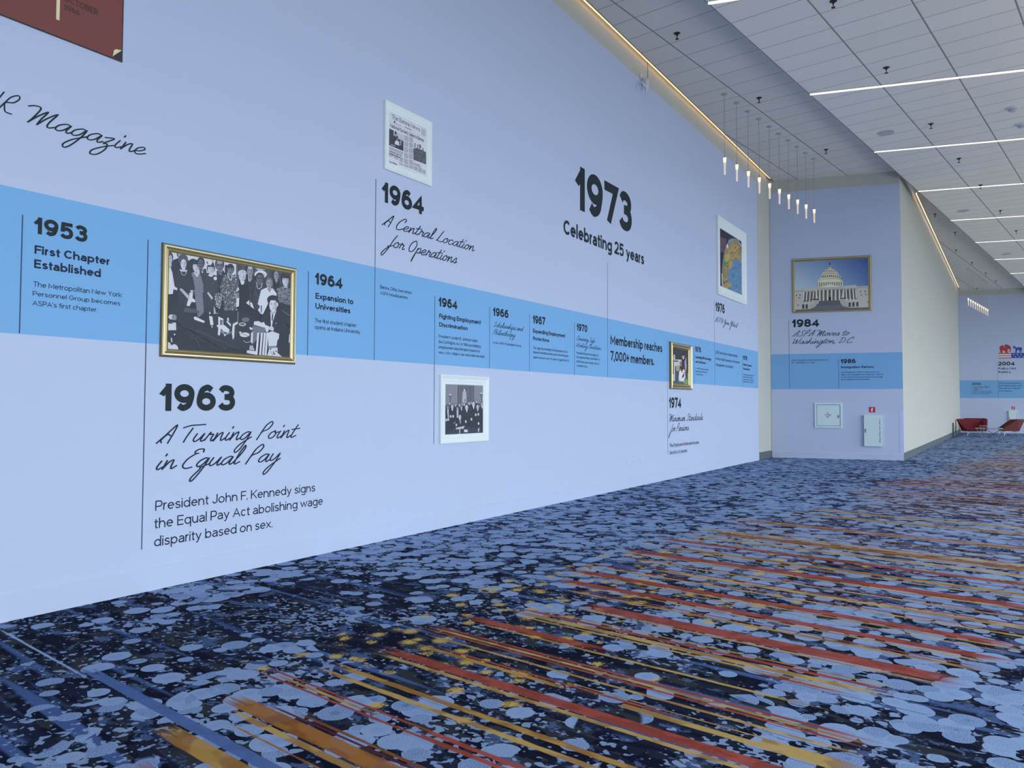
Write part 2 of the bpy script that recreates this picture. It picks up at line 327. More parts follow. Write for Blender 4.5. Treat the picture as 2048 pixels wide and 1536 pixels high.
def set_line(mb, wall, polys, unit, x0, x1, bx, by, ty, d, col=None):
    u, vb = wall.uv(bx, by); vt = wall.uv(bx, ty)[1]; k = (vt - vb) / unit
    u0, u1 = wall.u_at(x0, vb), wall.u_at(x1, vb)
    mn = min(p[0] for f in polys for p in f); mx = max(p[0] for f in polys for p in f)
    for f in polys:
        mb.add([wall.p(u0 + (p[0] - mn) / (mx - mn) * (u1 - u0), vb + p[1] * k, d + p[2]) for p in f], [(0, 1, 2, 3)], col)
W_REG, W_SEMI, W_BOLD = 0.082, 0.136, 0.160
def year(mb, wall, s, *a, d=0.003): set_line(mb, wall, sans_ink(s, W_BOLD), CAPH, *a, d)
def semi(mb, wall, s, *a, d=0.003): set_line(mb, wall, sans_ink(s, W_SEMI), CAPH, *a, d)
def body(mb, wall, s, *a, d=0.003): set_line(mb, wall, sans_ink(s, W_REG, detail=0.5), CAPH, *a, d)
def pen(mb, wall, s, *a, d=0.003, w=0.15): set_line(mb, wall, script_ink(s, w), 2.1, *a, d)
# ------------------------------------------------------------------ the room
class NT:
    def __init__(s, m): s.nt = m.node_tree; s.n = s.nt.nodes; s.l = s.nt.links
    def node(s, t, **k):
        x = s.n.new(t)
        for a, b in k.items(): setattr(x, a, b)
        return x
    def put(s, sock, v):
        if hasattr(v, 'is_output'): s.l.new(v, sock)
        elif isinstance(v, (tuple, list)) and len(v) == 3 and sock.type == 'RGBA': sock.default_value = (*v, 1)
        else: sock.default_value = v
    def m(s, op, a, b=0.0, c=0.0, clamp=False):
        x = s.node('ShaderNodeMath', operation=op, use_clamp=clamp)
        for i, v in enumerate((a, b, c)): s.put(x.inputs[i], v)
        return x.outputs[0]
    def ss(s, v, lo, hi, a=0.0, b=1.0):
        x = s.node('ShaderNodeMapRange', interpolation_type='SMOOTHSTEP')
        for i, q in enumerate((v, lo, hi, a, b)): s.put(x.inputs[i], q)
        return x.outputs[0]
    def vec(s, a, b, c=0.0):
        x = s.node('ShaderNodeCombineXYZ')
        for i, v in enumerate((a, b, c)): s.put(x.inputs[i], v)
        return x.outputs[0]
    def sep(s, v):
        x = s.node('ShaderNodeSeparateXYZ'); s.put(x.inputs[0], v); return x.outputs
    def noise(s, v, scale, detail=2.0, rough=0.5):
        x = s.node('ShaderNodeTexNoise'); s.put(x.inputs['Vector'], v); x.inputs['Scale'].default_value = scale
        x.inputs['Detail'].default_value = detail; x.inputs['Roughness'].default_value = rough; return x.outputs['Fac']
    def vor(s, v, scale, metric='EUCLIDEAN', rnd=1.0):
        x = s.node('ShaderNodeTexVoronoi', distance=metric, feature='F1'); s.put(x.inputs['Vector'], v)
        x.inputs['Scale'].default_value = scale; x.inputs['Randomness'].default_value = rnd; return x.outputs['Distance'], x.outputs['Color']
    def white(s, v):
        x = s.node('ShaderNodeTexWhiteNoise', noise_dimensions='3D'); s.put(x.inputs['Vector'], v); return x.outputs['Value'], x.outputs['Color']
    def mix(s, f, a, b, mode='MIX'):
        x = s.node('ShaderNodeMix', data_type='RGBA', blend_type=mode); s.put(x.inputs[0], f); s.put(x.inputs[6], a); s.put(x.inputs[7], b); return x.outputs[2]
    def attr(s, name):
        x = s.node('ShaderNodeAttribute', attribute_name=name); return x.outputs['Color'], x.outputs['Alpha']

def carpet_material():
    m = bpy.data.materials.new('patterned_carpet'); m.use_nodes = True
    n = NT(m); b = n.n['Principled BSDF']
    tc = n.node('ShaderNodeTexCoord').outputs['Object']; s, t, _ = n.sep(tc)
    flat = n.vec(s, t)
    # ground: navy, near-black and slate blocks drawn out across the hall
    bv = n.vec(n.m('MULTIPLY', s, 16.0), n.m('MULTIPLY', t, 7.0))
    _, bc = n.vor(bv, 1.0, 'CHEBYCHEV'); br = n.sep(bc)
    c = n.mix(n.ss(br[0], .40, .46), (.006, .008, .022), (.013, .017, .036))
    c = n.mix(n.ss(br[0], .72, .76), c, (.030, .036, .043))
    # mid blue torn patches
    tp = n.noise(n.vec(n.m('MULTIPLY', s, 2.2), n.m('MULTIPLY', t, 1.6)), 2.6, 6, .72)
    c = n.mix(n.m('MULTIPLY', n.ss(n.m('ADD', tp, n.ss(s, 4.0, 7.0, 0.0, .06)), .545, .58), .75), c, (.085, .135, .28))
    # soft blue bands across the hall
    bn = n.noise(n.vec(n.m('MULTIPLY', s, 8.5), n.m('MULTIPLY', t, .36)), 1.0, 1.0)
    c = n.mix(n.m('MULTIPLY', n.ss(bn, .60, .68), .8), c, (.075, .140, .33))
    bd = n.noise(n.vec(n.m('MULTIPLY', s, 5.6), n.m('MULTIPLY', t, .3), 7.0), 1.0, 1.0)
    c = n.mix(n.m('MULTIPLY', n.ss(bd, .57, .70), .85), c, (.012, .018, .045))
    # loose pale flakes
    fcl = n.noise(n.vec(s, t, 9.0), 1.5, 2.0)
    for fs, ft, th, z in ((27.0, 20.0, .635, 0.0), (14.0, 11.0, .665, 8.0)):
        fn = n.noise(n.vec(n.m('MULTIPLY', s, fs), n.m('MULTIPLY', t, ft), z), 1.0, 1.0, .5)
        fk = n.ss(n.m('ADD', fn, n.m('MULTIPLY', n.m('SUBTRACT', fcl, .5), .55)), th, th + .03)
        c = n.mix(n.m('MULTIPLY', fk, .85), c, (.27, .37, .57))
    # pale discs, in clusters that thicken away from the entrance
    wob = n.noise(flat, 9.0, 3.0); grain = n.noise(flat, 210.0, 1.0)
    cl = n.noise(n.vec(s, t, 21.0), .55, 2.0)
    dens = n.m('ADD', n.m('ADD', n.m('MULTIPLY', n.m('SUBTRACT', cl, .5), 2.8), .36), n.ss(s, 2.6, 6.0, -.10, .52))
    disc_a = None
    for k, (sc_, r0, r1, z) in enumerate(((4.3, .34, .12, 1.0), (5.0, .34, .12, 5.3), (5.9, .34, .14, 11.7), (4.6, .36, .12, 17.1))):
        d, dc = n.vor(n.vec(n.m('ADD', s, z), t, 0.0), sc_, rnd=.85); dr = n.sep(dc)
        rad = n.m('ADD', n.m('MULTIPLY', dr[0], r1), n.m('ADD', n.m('MULTIPLY', n.m('SUBTRACT', wob, .5), .06), r0))
        msk = n.m('MULTIPLY', n.ss(n.m('SUBTRACT', rad, d), 0.0, .02), n.ss(n.m('SUBTRACT', dens, dr[1]), 0.0, .01))
        soft = n.m('ADD', n.m('MULTIPLY', n.ss(grain, .43, .57), n.ss(dr[2], .1, .6, .25, .85)), n.ss(d, .05, .30, .15, .0))
        colr = n.mix(soft, (.30, .41, .63), (.10, .165, .34))
        c = n.mix(msk, c, colr)
        rim = n.m('MULTIPLY', msk, n.ss(n.m('SUBTRACT', rad, d), .035, .015))
        c = n.mix(n.m('MULTIPLY', rim, .55), c, (.33, .44, .66))
        core = n.m('MULTIPLY', msk, n.m('MULTIPLY', n.ss(n.m('SUBTRACT', n.m('MULTIPLY', rad, .5), d), 0.0, .04), n.ss(dr[2], .55, .6)))
        c = n.mix(n.m('MULTIPLY', core, .55), c, (.10, .155, .31))
    # gold bursts where the warm stripes begin
    fz = n.noise(flat, 55.0, 3.0, .7)
    zone = n.m('MULTIPLY', n.m('MULTIPLY', n.ss(t, 1.8, 3.2), n.ss(t, 4.5, 4.0)), n.m('MULTIPLY', n.ss(s, 2.2, 3.4), n.ss(s, 9.0, 7.0)))
    for gs, gz, amt in ((5.6, 40.0, .85), (6.6, 71.0, .55)):
        gd, gc = n.vor(n.vec(n.m('ADD', s, gz), t, 0.0), gs); gr = n.sep(gc)
        gm = n.m('MULTIPLY', n.ss(n.m('ADD', gd, n.m('MULTIPLY', n.m('SUBTRACT', fz, .5), .7)), n.m('ADD', n.m('MULTIPLY', gr[0], .26), .20), .15), n.ss(n.m('SUBTRACT', n.m('MULTIPLY', zone, amt), gr[1]), 0.0, .02))
        c = n.mix(n.m('MULTIPLY', gm, .92), c, n.mix(fz, (.62, .45, .15), (.56, .36, .08)))
    # warm stripes: their place, width, ends and colour are carried by the weave strips of the floor mesh
    sc_c, sc_a = n.attr('stripe'); ex_c, ex_a = n.attr('extent'); e = n.sep(ex_c)
    edge = n.noise(n.vec(n.m('MULTIPLY', s, 60.0), n.m('MULTIPLY', t, 5.0)), 1.0, 4.0, .7)
    ends = n.noise(n.vec(n.m('MULTIPLY', s, 45.0), n.m('MULTIPLY', t, 2.0), 4.0), 1.0, 3.0)
    w = n.m('SUBTRACT', e[1], n.m('ABSOLUTE', n.m('SUBTRACT', s, e[0])))
    msk = n.ss(n.m('ADD', w, n.m('MULTIPLY', n.m('SUBTRACT', edge, .5), .022)), -.002, .006)
    en = n.m('MULTIPLY', n.m('SUBTRACT', ends, .5), .55)
    msk = n.m('MULTIPLY', msk, n.ss(n.m('ADD', n.m('SUBTRACT', t, e[2]), en), 0.0, .22))
    msk = n.m('MULTIPLY', msk, n.ss(n.m('ADD', n.m('SUBTRACT', ex_a, t), en), 0.0, .22))
    tone = n.noise(n.vec(n.m('MULTIPLY', s, 9.0), n.m('MULTIPLY', t, 4.5)), 1.0, 1.0)
    cs = n.sep(sc_c); warm = n.ss(n.m('SUBTRACT', cs[0], cs[2]), 0.0, .03)
    sc2 = n.mix(n.m('MULTIPLY', n.ss(tone, .44, .56, .0, .45), warm), sc_c, (.16, .03, .012), 'MIX')
    c = n.mix(n.m('MULTIPLY', msk, sc_a), c, sc2)
    n.put(b.inputs['Base Color'], c); b.inputs['Roughness'].default_value = .95; b.inputs['Specular IOR Level'].default_value = .05
    bp = n.node('ShaderNodeBump'); bp.inputs['Strength'].default_value = .25; bp.inputs['Distance'].default_value = .003
    n.put(bp.inputs['Height'], grain); n.put(b.inputs['Normal'], bp.outputs[0])
    return m

def build_floor():
    R_, G_, O_, K_ = (.37, .075, .05), (.52, .34, .11), (.36, .15, .035), (.46, .26, .065)
    S = [(1.755, .055, -.6, 3.62, K_), (1.50, .05, -.6, 3.3, R_), (2.075, .03, -.6, 3.55, G_), (2.155, .055, -.6, 3.75, O_), (1.98, .008, -.6, 3.4, O_),
         (2.468, .019, 1.3, 3.95, R_), (2.522, .019, 1.3, 3.95, R_), (2.495, .014, 2.9, 3.9, G_), (2.715, .022, .9, 3.68, G_), (2.815, .024, .9, 3.72, K_),
         (3.115, .024, .9, 3.70, G_), (3.188, .048, .9, 3.72, R_), (3.40, .058, .9, 2.55, G_), (3.375, .022, 2.4, 3.64, K_), (3.42, .013, 1.7, 3.5, R_),
         (3.56, .014, 1.0, 3.75, G_), (3.655, .016, .95, 3.82, R_), (3.695, .018, .95, 3.8, G_), (3.738, .016, .95, 3.82, R_), (4.04, .045, 2.6, 3.86, R_), (3.97, .016, 1.3, 3.7, G_),
         (4.27, .03, 1.2, 1.9, R_), (4.30, .014, 1.2, 3.6, G_), (4.37, .034, 1.1, 3.7, G_), (4.46, .024, 1.05, 3.7, R_), (4.52, .012, 1.0, 3.6, G_),
         (4.74, .016, .8, 3.4, G_), (4.85, .078, .8, 3.35, R_), (5.14, .022, .75, 3.7, K_), (5.20, .012, .75, 3.8, R_), (5.33, .018, .7, 4.0, G_), (5.42, .05, .65, 4.05, R_), (5.62, .012, .6, 3.9, G_),
         (5.80, .055, .65, 4.2, R_), (5.72, .018, .6, 4.2, G_), (6.06, .02, .5, 4.2, G_), (6.14, .014, .5, 4.25, R_), (6.30, .04, .6, 3.6, G_), (6.38, .018, .5, 3.9, R_), (6.58, .02, .5, 4.1, G_), (6.66, .014, .5, 4.2, R_),
         (6.86, .022, .6, 4.3, G_), (6.97, .075, .7, 4.3, R_), (7.25, .02, .5, 4.3, G_), (7.40, .05, .3, 4.1, K_), (7.62, .018, .2, 4.3, R_), (7.82, .05, .4, 4.45, R_), (7.92, .02, .3, 4.4, G_)]
    S += [(2.228, .022, -.6, 3.55, (.10, .018, .03)), (1.855, .036, -.6, 4.75, (.085, .15, .34)), (1.80, .010, 4.45, 6.0, (.30, .42, .64)), (2.262, .012, -.6, 3.3, (.26, .10, .03))]
    rnd = random.Random(11); s = 8.15
    while s < 50:
        hw = rnd.choice((.018, .03, .05, .075)) * (1 + (s - 8) * .015)
        col = rnd.choice((R_, R_, G_, G_, O_, K_, (.48, .24, .17), (.45, .36, .24)))
        top = 4.15 + .25 * math.sin(s * .9) + rnd.uniform(-.35, .2)
        S.append((s + hw, hw, rnd.uniform(-3.5, .3), top, col)); s += hw * 2 + rnd.choice((.03, .12, .22, .3)) * (1 + (s - 8) * .01)
    mb = MB(); st_c = []; st_e = []
    mb.quad((-8.6, -7.0, 0), (76, -7.0, 0), (76, 16.5, 0), (-8.6, 16.5, 0)); st_c.append((0, 0, 0, 0)); st_e.append((0, -1, 0, 0))
    for i, (c, hw, lo, hi, col) in enumerate(S):
        z = .0004 + .00006 * (i % 24)
        mb.quad((c - hw - .012, lo - .3, z), (c + hw + .012, lo - .3, z), (c + hw + .012, hi + .3, z), (c - hw - .012, hi + .3, z))
        st_c.append((*col, .95 if c < 9 else .82)); st_e.append((c, hw, lo, hi))
    o = mb.build('floor', carpet_material()); me = o.data
    for nm, data in (('stripe', st_c), ('extent', st_e)):
        a = me.attributes.new(nm, 'FLOAT_COLOR', 'FACE'); a.data.foreach_set('color', [q for r in data for q in r])
    o.rotation_euler.z = A_GRID
    return struct(o)
build_floor()

def tile_material(name, s0, ds, t0, dt, rgb):
    m = bpy.data.materials.new(name); m.use_nodes = True; n = NT(m); b = n.n['Principled BSDF']
    tc = n.node('ShaderNodeTexCoord').outputs['Object']; s, t, _ = n.sep(tc)
    def groove(x, x0, p, w):
        f = n.m('SUBTRACT', n.m('FRACT', n.m('ADD', n.m('DIVIDE', n.m('SUBTRACT', x, x0), p), .5)), .5)
        return n.ss(n.m('MULTIPLY', n.m('ABSOLUTE', f), p), w, w * .55)
    g = n.m('MAXIMUM', groove(s, s0, ds, .0085), groove(t, t0, dt, .017))
    fl = n.noise(n.vec(s, t), 120.0, 3.0)
    _, wc = n.white(n.vec(n.m('FLOOR', n.m('DIVIDE', n.m('SUBTRACT', s, s0), ds)), n.m('FLOOR', n.m('DIVIDE', n.m('SUBTRACT', t, t0), dt)), 1.0)); wv = n.sep(wc)[0]
    k = n.m('ADD', n.m('MULTIPLY', n.m('SUBTRACT', wv, .5), .03), n.m('ADD', n.m('MULTIPLY', n.m('SUBTRACT', fl, .5), .05), 1.0))
    base = n.mix(1.0, rgb, n.vec(k, k, k), 'MULTIPLY')
    n.put(b.inputs['Base Color'], n.mix(n.m('MULTIPLY', g, .72), base, (.12, .125, .13)))
    b.inputs['Roughness'].default_value = .9; b.inputs['Specular IOR Level'].default_value = .15
    bp = n.node('ShaderNodeBump'); bp.inputs['Strength'].default_value = .6; bp.inputs['Distance'].default_value = .006; bp.invert = True
    n.put(bp.inputs['Height'], g); n.put(b.inputs['Normal'], bp.outputs[0])
    return m
ZM, ZA, ZB = 7.83, 8.12, 8.22
def local(P): P = np.asarray(P, float); return float(P @ G), float(P @ GP)
def slab(name, world_pts, z0, z1, m):
    q = [local((*p, 0)) for p in world_pts]; k = len(q); mb = MB()
    mb.add([(a, b, z0) for a, b in q] + [(a, b, z1) for a, b in q], [tuple(range(k))[::-1], tuple(range(k, 2 * k))] + [(i, (i + 1) % k, k + (i + 1) % k, k + i) for i in range(k)])
    o = mb.build(name, m); o.rotation_euler.z = A_GRID; return struct(o)
def y_on_t(t, x): return (t - x * GP[0]) / GP[1]
def t_hits(w, t):                    # where the line t = const meets a wall plane
    a = (t - (w.O @ GP)) / (w.ud @ GP); P = w.O + w.ud * a; return (P[0], P[1])
TILE = (.87, .82, .72); TILE_DIM = (.72, .675, .60)  # same tile, painted lighter on main and darker in bays to imitate light
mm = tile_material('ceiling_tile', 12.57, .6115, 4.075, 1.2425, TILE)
ma = tile_material('ceiling_tile_bay', 10.66, .6175, 6.735, 1.2425, TILE_DIM)
mbm = tile_material('ceiling_tile_far_bay', 10.66, .6175, 6.735, 1.2425, TILE_DIM)
EDGE = 5.33
slab('ceiling', [tuple(st(a, b)[:2]) for a, b in ((-8.4, -6.9), (76, -6.9), (76, EDGE), (-8.4, EDGE))], ZM, 8.30, mm)
x_ = (EDGE - .2 - 5.69 * GP[1]) / GP[0]
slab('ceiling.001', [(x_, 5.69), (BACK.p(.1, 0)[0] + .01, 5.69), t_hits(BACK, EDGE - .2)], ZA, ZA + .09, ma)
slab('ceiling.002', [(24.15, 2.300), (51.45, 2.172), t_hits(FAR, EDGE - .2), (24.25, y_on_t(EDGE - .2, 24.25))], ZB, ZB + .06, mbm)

BEIGE = mat('beige_wall_paint', (.555, .545, .475), .85, noise=.02, nscale=3.0)
PRINT = mat('printed_wall_vinyl', (.55, .61, .77), .62, noise=.012, nscale=1.5, spec=.3)
BAND = mat('blue_band_vinyl', (.215, .455, .75), .6, spec=.3)
GREYB = mat('grey_rubber_base', (.115, .135, .145), .6)
WHITE = mat('white_paint', (.72, .74, .74), .5)
DARK = mat('black_print', (.020, .030, .036), .6, spec=.2)
DARKBL = mat('navy_print', (.018, .026, .055), .6, spec=.2)
def wall_obj(name, w, u0, u1, v0, v1, d0, d1, m, parent=None): return MB().wbox(w, u0, u1, v0, v1, d0, d1).build(name, m, parent)
LB = float(np.hypot(23.989 - 23.137, 2.448 - 5.815))
RET = Wall((23.989, 2.448), ((51.494 - 23.989) / 27.505, (2.315 - 2.448) / 27.505))
struct(wall_obj('wall_left', LEFT, -8.2, 23.25, 0, 8.6, -.25, -.004, BEIGE))
struct(wall_obj('wall_back', BACK, -.12, LB, 0, 8.6, -.25, -.004, BEIGE))
struct(wall_obj('wall_return', RET, .02, 27.6, 0, 8.6, -.25, 0, BEIGE))
struct(wall_obj('wall_far', FAR, -.12, 4.6, 0, 8.6, -.25, -.004, BEIGE))
P4 = FAR.p(4.6, 0)
struct(MB().abox(P4[0], 76.0, P4[1], P4[1] + .25, 0, 8.6).build('wall_far_return', BEIGE))
e = MB(); e.box(st(75.9, 4, 4.2), G * .1, GP * 11, (0, 0, 4.2)); struct(e.build('wall_end', BEIGE))
e = MB(); e.box(st(-8.4, 4, 4.2), G * .1, GP * 11, (0, 0, 4.2)); struct(e.build('wall_behind', BEIGE))

# the glazed side (behind the viewer's shoulder): sill, head and one window per bay
WF = mat('window_aluminium', (.35, .36, .37), .4, .6)
gl = bpy.data.materials.new('window_glass'); gl.use_nodes = True
g_ = NT(gl); gb = g_.n['Principled BSDF']; gb.inputs['Transmission Weight'].default_value = 1.0; gb.inputs['Roughness'].default_value = 0.0; gb.inputs['IOR'].default_value = 1.05
e = MB(); e.box(st(33.7, WIN_T - .1, .15), G * 42.2, GP * .12, (0, 0, .15)); e.box(st(33.7, WIN_T - .1, 6.7), G * 42.2, GP * .12, (0, 0, 1.8)); struct(e.build('wall_right', BEIGE))
for k in range(12):
    a = -8.3 + 7.0 * k; w = MB()
    for i in range(4): w.box(st(a + 7.0 * i / 3, WIN_T - .1, 2.6), G * .04, GP * .07, (0, 0, 2.3))
    for z in (.34, 2.6, 4.86): w.box(st(a + 3.5, WIN_T - .1, z), G * 3.46, GP * .05, (0, 0, .03))
    f = struct(w.build('window_%d' % (k + 1), WF))
    p = MB(); p.box(st(a + 3.5, WIN_T - .12, 2.6), G * 3.44, GP * .006, (0, 0, 2.25)); p.build('pane', gl, f)

# printed wall coverings and the skirting they wrap over
UE = LEFT.u_at(1515.3, 4.0)
def skirting(name, w, u0, u1, m, h=.178, d=.012):
    b = MB(); prof = [(0, 0), (d, 0), (d, h - .004), (.0005, h + .008), (0, h + .008)]
    n_ = len(prof); b.add([w.p(u, v, dd) for u in (u0, u1) for dd, v in prof], [tuple(range(n_)), tuple(range(n_, 2 * n_))[::-1]] + [(i, n_ + i, n_ + (i + 1) % n_, (i + 1) % n_) for i in range(n_)])
    return struct(b.build(name, m))
def mural(w, u0, u1, top, label):
    t = thing('timeline_mural', label, 'wall mural', w.p((u0 + u1) / 2, 0, 0))
    wall_obj('vinyl_sheet', w, u0, u1, 0.0, top, -.004, 0, PRINT, t)
    b = wall_obj('blue_band', w, u0, u1, 1.988, 3.012, 0, .001, BAND, t); b['label'] = 'sky blue band along the mural'
mural(LEFT, -6.0, UE, 7.765, 'long pale blue timeline mural carrying 1953 to 1978, with sky blue band')
mural(BACK, .004, LB, 7.78, 'pale blue mural section carrying 1984 and 1986 beside the pendant lights')
mural(FAR, .004, 4.6, 7.90, 'distant pale blue mural section carrying 2002 and 2004 behind red chairs')
skirting('baseboard_left', LEFT, -6.0, UE, PRINT)
skirting('baseboard_back', BACK, .004, LB, PRINT)
skirting('baseboard_far', FAR, .004, 4.6, PRINT)
skirting('baseboard_left_bare', LEFT, UE + .002, 23.14, GREYB, .2, .008)
skirting('baseboard_return', RET, .02, 27.5, GREYB, .2, .01)
uj = LEFT.uv(1295.5, 150)[0]
struct(wall_obj('trim_1', LEFT, uj - .009, uj + .009, 7.765, 8.35, -.0045, -.001, mat('dark_joint', (.05, .05, .05), .8)))
# pockets above the cove slots
struct(MB().abox(-8.0, 23.2, 5.62, 5.84, 8.36, 8.42).abox(-8.0, 23.2, 5.62, 5.66, 8.2, 8.36).build('trim_2', BEIGE))
struct(MB().abox(24.1, 51.5, 2.12, 2.45, 8.50, 8.56).build('trim_3', BEIGE))
# ------------------------------------------------------------------ framed pictures on the mural
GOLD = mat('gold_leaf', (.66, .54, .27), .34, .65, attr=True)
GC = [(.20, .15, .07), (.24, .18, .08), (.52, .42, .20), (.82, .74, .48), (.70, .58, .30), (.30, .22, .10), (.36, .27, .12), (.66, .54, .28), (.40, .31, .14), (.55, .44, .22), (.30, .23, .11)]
FRAMEW = mat('white_frame_lacquer', (.86, .90, .86), .45)
INK = mat('print_ink', (.5, .5, .5), .5, spec=.25, attr=True)
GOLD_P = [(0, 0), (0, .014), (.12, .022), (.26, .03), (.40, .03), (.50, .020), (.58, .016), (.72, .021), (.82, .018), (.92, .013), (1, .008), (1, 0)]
WHITE_P = [(0, 0), (0, .030), (.08, .033), (.14, .030), (.36, .019), (.52, .015), (.55, .019), (.66, .018), (.70, .013), (.82, .012), (.84, .016), (.96, .014), (1, .007), (1, 0)]
def moulding(w, u0, u1, v0, v1, wu, prof, m, parent, name='frame'):
    b = MB(); vs = []
    if not isinstance(wu, tuple): wu = (wu,) * 4
    for a, d in prof:
        l, r, b_, t_ = (a * q for q in wu); vs += [w.p(u0 + l, v0 + b_, d), w.p(u1 - r, v0 + b_, d), w.p(u1 - r, v1 - t_, d), w.p(u0 + l, v1 - t_, d)]
    b.add(vs, [(4 * k + j, 4 * k + (j + 1) % 4, 4 * k + 4 + (j + 1) % 4, 4 * k + 4 + j) for k in range(len(prof) - 1) for j in range(4)])
    if m is GOLD: b.c = [GC[min(k, len(GC) - 1)] for k in range(len(prof) - 1) for j in range(4)]   # ridge highlights and groove shade painted into the row colours
    return b.build(name, m, parent)
class Pic:                          # flat printed picture made of layered inks, lying on a wall plane inside a rectangle
    def __init__(s, w, u0, u1, v0, v1, d, zoom, env=E_LEFT):
        s.w, s.r, s.d, s.z, s.env, s.k, s.mb = w, (u0, u1, v0, v1), d, zoom, env, 0, MB()
    def col(s, c):
        if isinstance(c, (int, float)): c = tuple(a + (b - a) * c for a, b in zip((50, 58, 68), (208, 221, 233)))
        return paint(c, s.env)
    def uv(s, p):
        ox, oy, k = s.z; u, v = s.w.uv(ox + p[0] / k, oy + p[1] / k)
        return min(max(u, s.r[0]), s.r[1]), min(max(v, s.r[2]), s.r[3])
    def put(s, uvs, c):
        d = s.d + s.k * .000014; s.k += 1
        s.mb.add([s.w.p(u, v, d) for u, v in uvs], [tuple(range(len(uvs)))], c)
    def back(s, c): u0, u1, v0, v1 = s.r; s.put([(u0, v0), (u1, v0), (u1, v1), (u0, v1)], s.col(c))
    def grad(s, tl, tr, br, bl, v_lo=0.0):
        u0, u1, v0, v1 = s.r; v0 = v0 + (v1 - v0) * v_lo; n = 8; C = [np.array(s.col(q)) for q in (tl, tr, br, bl)]; d = s.d + s.k * .000014; s.k += 1
        f = lambda a, b: tuple((C[0] * (1 - a) + C[1] * a) * b + (C[3] * (1 - a) + C[2] * a) * (1 - b))
        for i in range(n):
            for j in range(n):
                q = [(i / n, j / n), ((i + 1) / n, j / n), ((i + 1) / n, (j + 1) / n), (i / n, (j + 1) / n)]
                s.mb.add([s.w.p(u0 + (u1 - u0) * a, v0 + (v1 - v0) * b, d) for a, b in q], [(0, 1, 2, 3)], [f(a, b) for a, b in q])
    def poly(s, pts, c): s.put([s.uv(p) for p in pts], s.col(c))
    def P(s, txt, c): s.poly([tuple(map(float, q.split(','))) for q in txt.split(' ')], c)
    def ell(s, cx, cy, rx, ry, c, n=18, a0=0, a1=360):
        s.poly([(cx + rx * math.cos(math.radians(q)), cy + ry * math.sin(math.radians(q))) for q in np.linspace(a0, a1, n, endpoint=(a1 - a0 < 360))], c)
    def line(s, x0, y0, x1, y1, w, c):
        d = np.array([x1 - x0, y1 - y0], float); d = np.array([-d[1], d[0]]) / np.linalg.norm(d) * w / 2
        s.poly([(x0 + d[0], y0 + d[1]), (x1 + d[0], y1 + d[1]), (x1 - d[0], y1 - d[1]), (x0 - d[0], y0 - d[1])], c)
    def curve(s, pts, w, c):
        q = spline(pts, 5)
        k0 = s.k
        for f in ribbon(q, w): s.k = k0; s.poly([tuple(p) for p in f], c)
    def face(s, cx, cy, rx, ry, skin, hair, style=0):
        s.ell(cx, cy - ry * .18, rx * 1.2, ry * 1.02, hair)
        s.P(' '.join('%f,%f' % q for q in ((cx - rx * .4, cy + ry * .6), (cx + rx * .5, cy + ry * .6), (cx + rx * .6, cy + ry * 1.35), (cx - rx * .5, cy + ry * 1.35))), skin * .8)
        s.ell(cx, cy + ry * .08, rx * .92, ry * .92, skin)
        dk = max(0, skin - .38)
        s.ell(cx + rx * .55, cy + ry * .1, rx * .32, ry * .7, skin * .82, 12)
        for q in (-.38, .36):
            s.ell(cx + q * rx, cy - ry * .08, rx * .22, ry * .07, dk, 10); s.ell(cx + q * rx, cy - ry * .22, rx * .26, ry * .035, dk, 8)
        s.P('%f,%f %f,%f %f,%f' % (cx + rx * .02, cy - ry * .05, cx + rx * .16, cy + ry * .3, cx - rx * .08, cy + ry * .3), skin * .8)
        s.ell(cx + rx * .02, cy + ry * .52, rx * .3, ry * .065, dk, 10)
        if style == 1:
            for q in (-.4, .4): s.ell(cx + q * rx, cy - ry * .06, rx * .36, ry * .15, .08, 12); s.ell(cx + q * rx, cy - ry * .06, rx * .27, ry * .09, skin * .7, 12)
        if style == 2: s.P('%f,%f %f,%f %f,%f %f,%f' % (cx - rx, cy - ry * .35, cx - rx * .5, cy - ry * .85, cx + rx * .6, cy - ry * .85, cx + rx, cy - ry * .3), hair)
    def speck(s, pts, n, size, c, seed):
        rnd = random.Random(seed); P = [tuple(map(float, q.split(','))) for q in pts.split(' ')]
        xs = [p[0] for p in P]; ys = [p[1] for p in P]; k = 0
        def inside(x, y):
            r = False
            for i in range(len(P)):
                a, b = P[i], P[i - 1]
                if (a[1] > y) != (b[1] > y) and x < (b[0] - a[0]) * (y - a[1]) / (b[1] - a[1]) + a[0]: r = not r
            return r
        dd = s.k; 
        while k < n:
            x, y = rnd.uniform(min(xs), max(xs)), rnd.uniform(min(ys), max(ys))
            if not inside(x, y): continue
            q = rnd.uniform(0, 6.3); a = size * rnd.uniform(.5, 1.4); b = a * rnd.uniform(.3, .8)
            s.k = dd + k % 15; s.poly([(x + a * math.cos(q), y + a * math.sin(q)), (x - b * math.sin(q), y + b * math.cos(q)), (x - a * math.cos(q), y - a * math.sin(q)), (x + b * math.sin(q), y - b * math.cos(q))], rnd.choice(c)); k += 1
        s.k = dd + 15
    def done(s, parent, name='photograph'): return s.mb.build(name, INK, parent)

def framed(w, outer, inner, m, prof, label, group):
    u0, u1, v0, v1 = outer
    t = thing('picture_frame', label, 'framed picture', w.p((u0 + u1) / 2, v0, 0), group)
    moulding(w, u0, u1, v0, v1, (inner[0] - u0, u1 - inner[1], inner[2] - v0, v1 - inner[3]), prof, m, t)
    return t
GG = 'framed pictures on the timeline walls'

